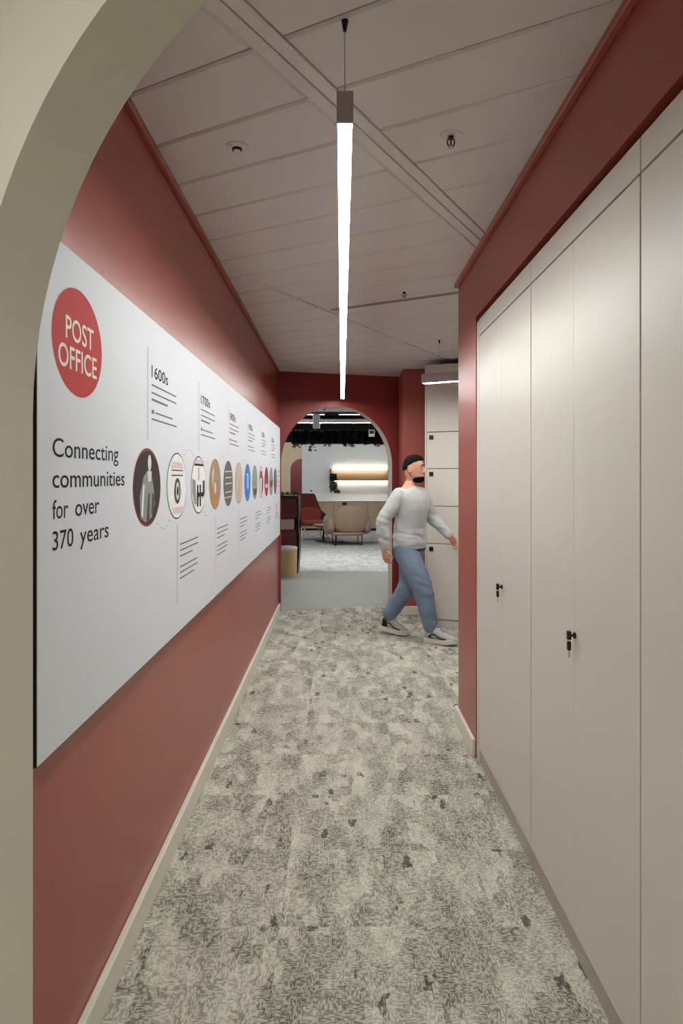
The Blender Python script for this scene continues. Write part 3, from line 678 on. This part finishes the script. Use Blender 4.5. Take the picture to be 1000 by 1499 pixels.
# ceiling services in the lounge
t = thing('ceiling_speaker', 'pale grey box hanging in front of the lounge linear light', 'speaker', (-0.42, 13.2, 2.46))
boxo('body', (-.065, -.06, 0), (.065, .06, .27), mat('light_grey_plastic', (176, 174, 176), .5), t, .01)
boxo('grille', (-.052, -.064, .015), (.052, -.058, .255), mat('grille_grey', (140, 138, 142), .6), t, .002)
bm = bmesh.new(); cyl(bm, (0, 0, .26), (0, 0, .94), .006, n=8); bm_obj('hanger_rod', bm, M_BLACKMETAL, t)
t = thing('hanging_sign', 'small white hanging box sign with a dark panel under the ceiling', 'sign', (0.72, 15.4, 2.44))
boxo('box', (-.065, -.03, 0), (.065, .03, .15), mat('sign_white', (232, 232, 226), .5), t, .004)
boxo('dark_panel', (-.05, -.034, .06), (.05, -.028, .13), M_BLACK, t, .002)
for x in (-.05, .05):
    bm = bmesh.new(); cyl(bm, (x, 0, .15), (x, 0, .98), .003, n=6); bm_obj('hanger_rod', bm, M_STEEL, t)
t = thing('air_duct', 'grey square air duct below the black lounge ceiling', 'duct', (-2.2, 14.5, 2.95))
boxo('duct_body', (0, 0, 0), (4.4, .55, .35), M_TILE, t, .006)
for x in (.7, 1.9, 3.1, 4.2): boxo('flange', (x, -.012, -.012), (x+.03, .562, .362), M_STEEL, t)
for x in (.4, 4.0):
    bm = bmesh.new(); cyl(bm, (x, .275, .35), (x, .275, .45), .006, n=6); bm_obj('hanger_rod', bm, M_STEEL, t)

# beige armchair seen from behind
M_TAUPE = mat('taupe_bouclé', (140, 116, 96), 0.9, var=0.06, vscale=60, bump=0.4, bscale=160, sheen=0.3)
t = thing('armchair', 'rounded taupe upholstered armchair on a black metal frame, seen from behind', 'armchair', (0.19, 16.2, 0), math.radians(8))
bm = bmesh.new(); pillow(bm, (0.04, -0.30, .60), (.385, .15, .33), 2.7, 36, 18, Matrix.Rotation(math.radians(10), 3, 'X')); bm_obj('backrest', bm, M_TAUPE, t, True)
for sx in (-1, 1):
    bm = bmesh.new(); pillow(bm, (sx*.42, 0.02, .47), (.125, .38, .22), 2.6, 32, 16); bm_obj('armrest', bm, M_TAUPE, t, True)
bm = bmesh.new(); pillow(bm, (0, .05, .37), (.34, .36, .11), 3.2, 32, 14); bm_obj('seat', bm, M_TAUPE, t, True)
bm = bmesh.new(); pillow(bm, (0, .0, .27), (.40, .36, .045), 4, 28, 10); bm_obj('underframe', bm, M_TAUPE, t, True)
for sx in (-1, 1):
    for sy in (-1, 1):
        bm = bmesh.new(); tube(bm, [(sx*.30, sy*.28, .28), (sx*.30, sy*.28, .006)], .011, 8); bm_obj('leg', bm, M_BLACKMETAL, t)
    bm = bmesh.new(); tube(bm, [(sx*.30, -.28, .012), (sx*.30, .28, .012)], .011, 8); bm_obj('runner', bm, M_BLACKMETAL, t)
for sy in (-1, 1):
    bm = bmesh.new(); tube(bm, [(-.30, sy*.28, .24), (.30, sy*.28, .24)], .010, 8); bm_obj('stretcher', bm, M_BLACKMETAL, t)

# red lounge chair with tall angular back
M_CHRED = mat('brick_red_wool', (146, 68, 52), 0.9, var=0.05, vscale=60, bump=0.3, bscale=180)
M_CHDARK = mat('dark_red_wool', (112, 46, 40), 0.9, var=0.05, vscale=60, bump=0.3, bscale=180)
t = thing('lounge_chair', 'brick red lounge chair with tall tapered back on splayed oak legs', 'armchair', (-0.72, 18.0, 0), math.radians(18))
def slab(bm, outline, th, nrm, bev=.015):
    n_ = Vector(nrm).normalized()*th/2; A = [bm.verts.new(Vector(p)-n_) for p in outline]; B = [bm.verts.new(Vector(p)+n_) for p in outline]
    fs = [bm.faces.new(A[::-1]), bm.faces.new(B)]+[bm.faces.new((A[i-1], A[i], B[i], B[i-1])) for i in range(len(A))]
    bmesh.ops.recalc_face_normals(bm, faces=fs)
    bmesh.ops.bevel(bm, geom=list({e for f in fs for e in f.edges}), offset=bev, segments=3, affect='EDGES', profile=.5)
bm = bmesh.new()
slab(bm, [(-.33, .10, .40), (.33, .10, .40), (.36, .18, .62), (.21, .34, 1.10), (.17, .35, 1.13), (-.17, .35, 1.13), (-.21, .34, 1.10), (-.36, .18, .62)], .07, (0, -1, .33), .02); bm_obj('backrest', bm, M_CHDARK, t, True)
bm = bmesh.new(); pillow(bm, (0, .10, .58), (.30, .06, .21), 3.2, 28, 14, Matrix.Rotation(math.radians(-18), 3, 'X')); bm_obj('back_cushion', bm, M_CHRED, t, True)
bm = bmesh.new(); pillow(bm, (0, -.20, .40), (.35, .33, .075), 3.5, 32, 12, Matrix.Rotation(math.radians(-5), 3, 'X')); bm_obj('seat', bm, M_CHRED, t, True)
for sx in (-1, 1):
    bm = bmesh.new(); slab(bm, [(sx*.36, -.46, .36), (sx*.37, -.42, .47), (sx*.41, .05, .60), (sx*.37, .20, .68), (sx*.35, .16, .36)], .05, (1, 0, 0), .015); bm_obj('side_wing', bm, M_CHDARK, t, True)
    for sy in (-1, 1):
        bm = bmesh.new(); tube(bm, [(sx*.20, sy*.14-.12, .34), (sx*.36, sy*.34-.10, .012)], [.020, .014], 10); bm_obj('leg', bm, M_PLY, t)
    bm = bmesh.new(); tube(bm, [(sx*.36, -.44, .014), (sx*.36, .24, .014)], .013, 8); bm_obj('runner', bm, M_PLY, t)

# coffee table
t = thing('coffee_table', 'small round coffee table with pale top and black legs', 'table', (-0.22, 17.12, 0))
bm = bmesh.new(); loft(bm, [ring((0, 0, .385), .39, .39, n=40), ring((0, 0, .405), .40, .40, n=40), ring((0, 0, .41), .395, .395, n=40)]); bm_obj('tabletop', bm, mat('pale_marble', (196, 204, 206), .25, var=.05, vscale=12), t)
bm = bmesh.new(); loft(bm, [ring((0, 0, .36), .38, .38, n=40), ring((0, 0, .385), .395, .395, n=40)]); bm_obj('apron', bm, M_BLACK, t)
for k in range(4):
    a = math.pi/4+k*math.pi/2; bm = bmesh.new(); tube(bm, [(.20*math.cos(a), .20*math.sin(a), .365), (.22*math.cos(a), .22*math.sin(a), .01)], .02, 8); bm_obj('leg', bm, M_BLACKMETAL, t)
bm = bmesh.new(); loft(bm, [ring((0, 0, 0), .36, .36, n=36), ring((0, 0, .018), .35, .35, n=36)]); bm_obj('base', bm, M_BLACK, t)
# burgundy divider with planting and niche
M_BURG = mat('burgundy_laminate', (116, 50, 60), 0.5, var=0.04)
t = thing('room_divider', 'burgundy shelving divider with a white niche and planting on top', 'divider', (-1.85, 11.35, 0))
W = 1.20
prof = [(W, 1.25), (W+.005, 1.0), (W-.012, .72), (W+.008, .60), (W+.012, .30), (W-.005, .12), (W-.01, 0.0)]
bm = bmesh.new(); A = [bm.verts.new((x, 0, z)) for x, z in prof]+[bm.verts.new((x-.028, 0, z)) for x, z in prof[::-1]]
B = [bm.verts.new(v.co+Vector((0, .55, 0))) for v in A]; bm.faces.new(A); bm.faces.new(B[::-1])
for i in range(len(A)): bm.faces.new((A[i-1], B[i-1], B[i], A[i]))
bmesh.ops.triangulate(bm, faces=[f for f in bm.faces if len(f.verts) > 4]); bm_obj('end_panel', bm, M_BLACK, t)
boxo('upper_panel', (0, 0, .88), (W-.03, .55, 1.20), M_BURG, t, .004)
boxo('niche_back', (0, .3, .70), (W-.03, .55, .88), M_BURG, t)
boxo('shelf_board', (0, .0, .685), (W-.03, .3, .70), M_BURG, t)
boxo('lower_panel', (0, .0, .0), (W-.03, .55, .685), M_BURG, t, .004)
boxo('planter_tray', (0, -.01, 1.20), (W-.0, .56, 1.25), M_BLACK, t, .004)
for k in range(5):
    bm = bmesh.new()
    for _ in range(70): leaf_quad(bm, (.12+.23*k+random.uniform(-.11, .11), random.uniform(.02, .5), 1.24+random.uniform(0, .03)), (random.uniform(-1, 1), random.uniform(-1, 1), random.uniform(.0, .8)), .07, .03)
    bm_obj('foliage', bm, M_LEAF, t)
M_CUSH = mat('off_white_leather', (214, 208, 192), .6, var=.03)
boxo('drawer_front', (.30, .01, .70), (1.13, .27, .87), M_CUSH, t, .012, 3)
t = thing('drum_stool', 'plywood drum stool with off white cushion beside the burgundy divider', 'stool', (-0.86, 11.14, 0))
bm = bmesh.new(); loft(bm, [ring((0, 0, 0), .195, .195, n=36), ring((0, 0, .39), .20, .20, n=36)]); bm_obj('drum', bm, M_PLY, t, False)
bm = bmesh.new(); loft(bm, [ring((0, 0, .39), .195, .195, n=36), ring((0, 0, .40), .205, .205, n=36), ring((0, 0, .435), .205, .205, n=36), ring((0, 0, .45), .18, .18, n=36)]); bm_obj('cushion', bm, M_CUSH, t, True)

# ------------------------------------------------------------------ the walking man
M_SKIN = mat('skin', (206, 150, 124), 0.55, var=0.05, vscale=20)
M_HAIR = mat('black_hair', (13, 11, 10), 0.85, spec=0.2, var=0.3, vscale=60, bump=0.6, bscale=120)
M_MASK = mat('black_mask_cloth', (9, 9, 10), 0.9, spec=0.15, bump=0.3)
M_KNIT = mat('light_grey_knit', (186, 189, 190), 0.9, var=0.05, vscale=14, bump=0.5, bscale=260, sheen=0.2)
M_JEAN = mat('blue_denim', (116, 134, 156), 0.85, var=0.14, vscale=9, bump=0.3, bscale=300)
M_SOCK = mat('black_sock', (18, 18, 20), 0.9)
M_SHOE = mat('grey_mesh_trainer', (186, 186, 182), 0.7, var=0.12, vscale=30, bump=0.3, bscale=200)
M_SOLE = mat('white_foam_sole', (214, 214, 208), 0.6, var=0.03)
MAN = thing('person', 'man in light grey sweater and blue jeans walking, black mask under his chin', 'person', (0.675, 6.72, 0), math.radians(-30))
def remesh(bm, voxel, smooth=6, factor=0.5):
    bmesh.ops.recalc_face_normals(bm, faces=bm.faces[:])
    me = bpy.data.meshes.new('tmp'); bm.to_mesh(me); bm.free(); o = bpy.data.objects.new('tmp', me); COL.objects.link(o)
    r = o.modifiers.new('r', 'REMESH'); r.mode = 'VOXEL'; r.voxel_size = voxel
    if smooth: s = o.modifiers.new('s', 'SMOOTH'); s.factor = factor; s.iterations = smooth
    bpy.context.view_layer.update(); dg = bpy.context.evaluated_depsgraph_get()
    m2 = bpy.data.meshes.new_from_object(o.evaluated_get(dg)); bpy.data.objects.remove(o); bpy.data.meshes.remove(me)
    return m2
# local axes: +x forwards, +y to his left, +z up
HIP = {-1: Vector((0.0, -.092, .90)), 1: Vector((0.0, .092, .90))}
KNEE = {-1: Vector((.17, -.085, .50)), 1: Vector((-.05, .085, .49))}
ANK = {-1: Vector((.255, -.06, .105)), 1: Vector((-.285, .065, .13))}
SHO = {-1: Vector((-.035, -.180, 1.372)), 1: Vector((.05, .180, 1.372))}
ELB = {-1: Vector((-.15, -.265, 1.125)), 1: Vector((.13, .255, 1.145))}
WRI = {-1: Vector((-.145, -.245, .875)), 1: Vector((.315, .225, .985))}
def limb_path(a, b, c): return smooth_path([a, a.lerp(b, .5), b, b.lerp(c, .5), c], 4)
def lerp_r(rs, n):
    out = []
    for i in range(n):
        t_ = i/(n-1)*(len(rs)-1); k = min(int(t_), len(rs)-2); out.append(rs[k]+(rs[k+1]-rs[k])*(t_-k))
    return out
def limb(bm, a, b, c, rs, n=18):
    P = limb_path(a, b, c); tube(bm, P, lerp_r(rs, len(P)), n, True)
def torso(bm, grow=0.0, z0=.86, z1=1.47, hem=0.0):
    secs = [(.80, .150, .105, 0), (.88, .165, .112, 0), (.96, .160, .108, 0), (1.05, .150, .102, .0), (1.15, .160, .108, .02), (1.25, .178, .115, .03), (1.33, .186, .112, .03), (1.39, .178, .098, .02), (1.43, .135, .080, .015), (1.46, .080, .062, .015), (1.50, .058, .055, .02)]
    rings = []
    for z, a, b, x in secs:
        if z < z0-.001 or z > z1+.001: continue
        tw = math.radians(10)*max(0, min(1, (z-.95)/.4))      # shoulders turn against the hips
        ux = Vector((-math.sin(-tw), math.cos(-tw), 0)); uy = Vector((math.cos(-tw), math.sin(-tw), 0))
        rings.append(ring((x, 0, z), a+grow, b+grow, ux, uy, 28, 2.4))
    loft(bm, rings)
# head frame: turned a little to his left, upright
HEADC = Vector((.045, 0, 1.615)); HR = Matrix.Rotation(math.radians(10), 3, 'Z') @ Matrix.Rotation(math.radians(3), 3, 'Y')
def hp(x, y, z): return HEADC+HR @ Vector((x, y, z))
def hring(z, xb, xf, b, n=28, p=2.2):
    c = hp((xb+xf)/2, 0, z); return ring(c, (xf-xb)/2, b, HR @ Vector((1, 0, 0)), HR @ Vector((0, 1, 0)), n, p)
def head(bm, g=0.0):
    loft(bm, [hring(-.118, -.02, .062+g, .036), hring(-.108, -.045, .080+g, .050), hring(-.085, -.068, .088+g, .060), hring(-.055, -.082, .090+g, .066+g), hring(-.02, -.094-g, .092+g, .071+g), hring(.02, -.100-g, .094+g, .075+g), hring(.06, -.100-g, .092+g, .074+g), hring(.09, -.088-g, .078+g, .064+g), hring(.112, -.062-g, .052+g, .044+g), hring(.122+g, -.025, .02, .018)])
def fingers(bm, wrist, dirv, palm_n, side, curl):
    """palm, four fingers and thumb; dirv along the hand, palm_n out of the palm"""
    d_ = dirv.normalized(); pn = (palm_n-d_*palm_n.dot(d_)).normalized(); sx = d_.cross(pn)*side
    rings = []
    for s_, a, b in ((-.01, .026, .019), (.02, .034, .018), (.05, .041, .017), (.08, .042, .015), (.092, .036, .010)): rings.append(ring(wrist+d_*s_, a, b, sx, pn, 16, 2.6))
    loft(bm, rings)
    for k, (off, ln) in enumerate(((.030, .072), (.010, .080), (-.010, .075), (-.029, .058))):
        p = wrist+d_*.082+sx*off; P = [p-d_*.02, p]; a = 0
        for seg, fr in enumerate((.45, .30, .25)):
            a += math.radians(curl*(0.7+.25*seg)); P.append(P[-1]+(d_*math.cos(a)+pn*math.sin(a))*ln*fr)
        tube(bm, P, [.0095, .0095, .009, .0085, .007], 10, True)
    p = wrist+d_*.022+sx*.026
    tube(bm, [p, p+d_*.022+sx*.022+pn*.006, p+d_*.050+sx*.030+pn*.016, p+d_*.072+sx*.028+pn*.024], [.014, .012, .0105, .008], 10, True)
bm = bmesh.new()
torso(bm, 0, .80, 1.50)
tube(bm, [(.012, 0, 1.42), (.022, 0, 1.49), (.035, 0, 1.56)], [.062, .055, .056], 20, True)
head(bm)
# nose, brow, chin, ears
tube(bm, [hp(.086, 0, .030), hp(.098, 0, .005), hp(.110, 0, -.018), hp(.098, 0, -.028)], [.009, .010, .013, .010], 12, True)
for s_ in (-1, 1):
    tube(bm, [hp(.092, s_*.012, .036), hp(.086, s_*.036, .040), hp(.072, s_*.056, .034)], [.008, .009, .007], 10, True)
    tube(bm, [hp(.098, s_*.010, -.025), hp(.096, s_*.013, -.026)], .008, 10, True)
    loft(bm, [ring(hp(-.012, s_*(.066+q), .0)+HR @ Vector((-.006*k, 0, 0)), .017*(1+.25*k), .032*(1+.1*k), HR @ Vector((1, 0, .1)), HR @ Vector((-.15, 0, 1)), 16) for k, q in enumerate((0.0, .012, .018))])
tube(bm, [hp(.090, -.022, -.058), hp(.098, 0, -.055), hp(.090, .022, -.058)], [.006, .0075, .006], 10, True)
tube(bm, [hp(.088, -.018, -.068), hp(.095, 0, -.068), hp(.088, .018, -.068)], [.006, .008, .006], 10, True)
for s in (-1, 1):
    limb(bm, SHO[s], ELB[s], WRI[s], [.030, .040, .038, .036, .026])
    limb(bm, HIP[s], KNEE[s], ANK[s], [.085, .075, .055, .055, .036])
dr_ = (WRI[-1]-ELB[-1]).normalized()+Vector((.15, 0, -.1)); fingers(bm, WRI[-1]+dr_.normalized()*.012, dr_, Vector((.2, 1, 0)), 1, 24)
dl_ = (WRI[1]-ELB[1]).normalized()+Vector((.15, -.05, -.35)); fingers(bm, WRI[1]+dl_.normalized()*.012, dl_, Vector((-.3, -1, -.4)), -1, 20)
body = link('body', remesh(bm, .0048, 3, .5), M_SKIN, MAN, True)
# eyes, brows, lips, hair, beard, mask
for s_ in (-1, 1):
    bm = bmesh.new(); c = hp(.0745, s_*.033, .012); pillow(bm, c, (.013, .015, .009), 2, 14, 8); e_ = bm_obj('eye', bm, mat('eye_white', (196, 184, 174), .5), body, True)
    bm = bmesh.new(); pillow(bm, hp(.0855, s_*.034, .012), (.004, .006, .006), 2, 12, 8); bm_obj('iris', bm, M_BLACK, e_, True)
    bm = bmesh.new(); tube(bm, [hp(.098, s_*.014, .040), hp(.094, s_*.036, .046), hp(.078, s_*.057, .040)], [.004, .005, .003], 8, True); bm_obj('eyebrow', bm, M_HAIR, body, True)
bm = bmesh.new(); tube(bm, [hp(.094, -.022, -.062), hp(.103, 0, -.061), hp(.094, .022, -.062)], [.003, .005, .003], 8, True); bm_obj('lips', bm, mat('lips', (176, 104, 96), .5), body, True)
bm = bmesh.new()
rs = [hring(.000, -.104, -.030, .070), hring(.022, -.108, -.005, .077), hring(.045, -.110, .035, .081), hring(.064, -.109, .078, .080), hring(.088, -.101, .094, .075), hring(.113, -.082, .079, .061), hring(.132, -.050, .050, .038), hring(.139, -.02, .020, .016)]
for k, r_ in enumerate(rs):
    for q in r_: q.z += (.30, .30, .28, .24, .14, .08, .03, 0)[k]*((q-HEADC).x-.0)
loft(bm, rs)
me = remesh(bm, .0045, 3); NRM = [v.normal.copy() for v in me.vertices]
for v in me.vertices:
    k = noise.noise(v.co*95)+.6*noise.noise(v.co*210); low = max(0, min(1, (HEADC.z+.045+.28*(v.co.x-HEADC.x)-v.co.z)/.03))
    v.co += NRM[v.index]*(k*.0035-.006*low)
hair = link('hair', me, M_HAIR, MAN, True)
bm = bmesh.new()
loft(bm, [hring(-.126, -.005, .078, .040), hring(-.112, -.018, .098, .058), hring(-.092, -.02, .108, .068), hring(-.074, .01, .106, .066), hring(-.066, .05, .096, .04)])
mk = link('face_mask', remesh(bm, .005, 5), M_MASK, MAN, True)
bm = bmesh.new()
for s_ in (-1, 1): tube(bm, smooth_path([hp(.03, s_*.067, -.078), hp(-.01, s_*.073, -.06), hp(-.028, s_*.077, -.03)], 4), .0025, 6)
bm_obj('ear_loop', bm, M_MASK, mk)
# sweater: torso, sleeves, ribbed hem and collar
bm = bmesh.new()
secs = [(.865, .186, .135, .0), (.90, .192, .140, .0), (.95, .190, .138, .0), (1.05, .180, .130, .0), (1.15, .182, .130, .02), (1.25, .195, .135, .03), (1.33, .200, .128, .03), (1.39, .190, .112, .02), (1.415, .160, .097, .015), (1.440, .105, .080, .015), (1.452, .078, .069, .017)]
rr = []
for z, a, b, x in secs:
    tw = math.radians(10)*max(0, min(1, (z-.95)/.4)); ux = Vector((math.sin(tw), math.cos(tw), 0)); uy = Vector((math.cos(tw), -math.sin(tw), 0))
    rr.append(ring((x, 0, z), a, b, ux, uy, 32, 2.4))
loft(bm, rr)
for s in (-1, 1):
    e = WRI[s]+(WRI[s]-ELB[s]).normalized()*-.005
    limb(bm, SHO[s]-Vector((0, s*.02, 0)), ELB[s], e, [.070, .070, .065, .060, .046], 20)
me = remesh(bm, .0075, 6)
NRM = [v.normal.copy() for v in me.vertices]
for v in me.vertices:      # soft folds
    co = v.co; k = noise.noise(Vector((co.x*9, co.y*9, co.z*16)))
    fold = math.sin(co.z*62+co.y*14+co.x*10+k*3)*.0045*max(0, 1-abs(co.z-.97)/.16)
    for s in (-1, 1):
        dd = (co-ELB[s]).length
        if dd < .16: fold += math.sin(co.z*95+co.x*40)*.004*(1-dd/.16)
    v.co = co+NRM[v.index]*(fold+k*.005)
sw = link('sweater', me, M_KNIT, MAN, True)
bm = bmesh.new(); loft(bm, [ring((0, 0, z), .180+g, .128+g, (0, 1, 0), (1, 0, 0), 32, 2.4) for z, g in ((.845, .0), (.85, .006), (.872, .008), (.885, .006), (.89, -.002))]); bm_obj('hem_rib', bm, M_KNIT, sw, True)
bm = bmesh.new(); tube(bm, [Vector((.018+.068*math.cos(a), .072*math.sin(a), 1.456+.012*(-math.cos(a)))) for a in [i*math.pi/12 for i in range(25)]], .008, 8); bm_obj('collar', bm, M_KNIT, sw, True)
for s in (-1, 1):
    d_ = (WRI[s]-ELB[s]).normalized(); bm = bmesh.new(); tube(bm, [WRI[s]-d_*.035, WRI[s]-d_*.015, WRI[s]+d_*.012], [.044, .042, .038], 18); bm_obj('cuff', bm, M_KNIT, sw, True)
# jeans
bm = bmesh.new()
loft(bm, [ring((0, 0, z), a, b, (0, 1, 0), (1, 0, 0), 28, 2.5) for z, a, b in ((.74, .10, .10), (.79, .172, .130), (.85, .182, .134), (.90, .178, .128), (.93, .170, .12))])
for s in (-1, 1):
    hem = ANK[s]+(KNEE[s]-ANK[s]).normalized()*(.075 if s > 0 else .045)
    limb(bm, HIP[s]+Vector((0, 0, -.05)), KNEE[s], hem, [.114, .114, .098, .084, .070], 22)
me = remesh(bm, .0085, 6)
NRM = [v.normal.copy() for v in me.vertices]
for v in me.vertices:
    co = v.co; k = noise.noise(Vector((co.x*7, co.y*7, co.z*11))); f_ = k*.006
    for s in (-1, 1):
        for pnt, amp, rad in ((KNEE[s], .006, .20), (ANK[s]+Vector((0, 0, .06)), .006, .12)):
            dd = (co-pnt).length
            if dd < rad: f_ += math.sin(co.z*72+co.x*26+k*4)*amp*(1-dd/rad)
    v.co = co+NRM[v.index]*f_
jn = link('jeans', me, M_JEAN, MAN, True)
bm = bmesh.new(); loft(bm, [ring((0, 0, z), .176+g, .126+g, (0, 1, 0), (1, 0, 0), 28, 2.5) for z, g in ((.846, .0), (.846, .012), (.868, .012), (.868, .0))], cap=False, closed=True); bm_obj('belt', bm, M_BLACK, jn)
bm = bmesh.new(); tube(bm, smooth_path([(.02, -.186, .845), (.06, -.170, .80), (.10, -.13, .79)], 4), .003, 6); tube(bm, smooth_path([(-.10, -.135, .77), (-.13, -.09, .765), (-.13, -.03, .77)], 4), .003, 6); bm_obj('pocket_seam', bm, mat('denim_seam', (70, 86, 106), .8), jn)
# socks and trainers
def shoe(s, heel, pitch, yaw):
    Rm = Matrix.Rotation(yaw, 3, 'Z') @ Matrix.Rotation(pitch, 3, 'Y')
    def sp(x, y, z): return Vector(heel)+Rm @ Vector((x*1.04, y*1.18, z*1.25))
    ux, uz = Rm @ Vector((0, 1, 0)), Rm @ Vector((0, 0, 1))
    def sec(x, w_, h_, z0): return ring(sp(x, 0, z0+h_/2), w_, h_/2, ux, uz, 22, 2.6)
    t_ = bmesh.new()
    loft(t_, [sec(-.012, .020, .05, .03), sec(.0, .034, .085, .02), (sec(.03, .038, .105, .018)), sec(.08, .040, .115, .018), sec(.12, .042, .095, .018), sec(.16, .046, .070, .018), sec(.21, .048, .055, .018), sec(.25, .042, .045, .018), sec(.278, .026, .032, .018)])
    up = link('shoe', remesh(t_, .006, 4), M_SHOE, MAN, True)
    t_ = bmesh.new()
    out = [(-.018, .018), (0, .036), (.06, .039), (.12, .043), (.19, .051), (.24, .047), (.275, .034), (.292, .012)]
    pts = [(x, y) for x, y in out]+[(x, -y) for x, y in out[::-1]]
    P3 = smooth_path([(x, y, 0) for x, y in pts+[pts[0]]], 4)[:-1]
    loft(t_, [[sp(p.x, p.y, z+(.012*max(0, p.x-.2)/.09)) for p in P3] for z in (0.0, .012, .026, .032)]); bm_obj('sole', t_, M_SOLE, up)
    t_ = bmesh.new()
    for i in range(5):
        x = .105+.022*i; z = .128-.017*i; tube(t_, smooth_path([sp(x, -.024, z-.014), sp(x+.003, 0, z-.002+.003), sp(x, .024, z-.014)], 4), .003, 6)
    bm_obj('laces', t_, M_SOLE, up)
    t_ = bmesh.new()
    for sy in (-1, 1): tube(t_, smooth_path([sp(.04, sy*.040, .05), sp(.09, sy*.043, .07), (sp(.15, sy*.046, .045)), sp(.21, sy*.047, .04)], 4), .006, 8)
    loft(t_, [ring(sp(.262, 0, .03), .032, .016, ux, uz, 14), ring(sp(.288, 0, .03), .020, .013, ux, uz, 14)])
    bm_obj('overlay', t_, M_BLACK, up)
    return sp
sp = shoe(-1, (.205, -.06, .003), math.radians(-2), math.radians(-4))
sp = shoe(1, (-.345, .065, .050), math.radians(10.5), math.radians(6))
for s in (-1, 1):
    d_ = (KNEE[s]-ANK[s]).normalized(); bm = bmesh.new(); tube(bm, [ANK[s]-Vector((0, 0, .05)), ANK[s], ANK[s]+d_*.04, ANK[s]+d_*.10], [.040, .040, .042, .046], 16); bm_obj('sock', bm, M_SOCK, MAN, True)
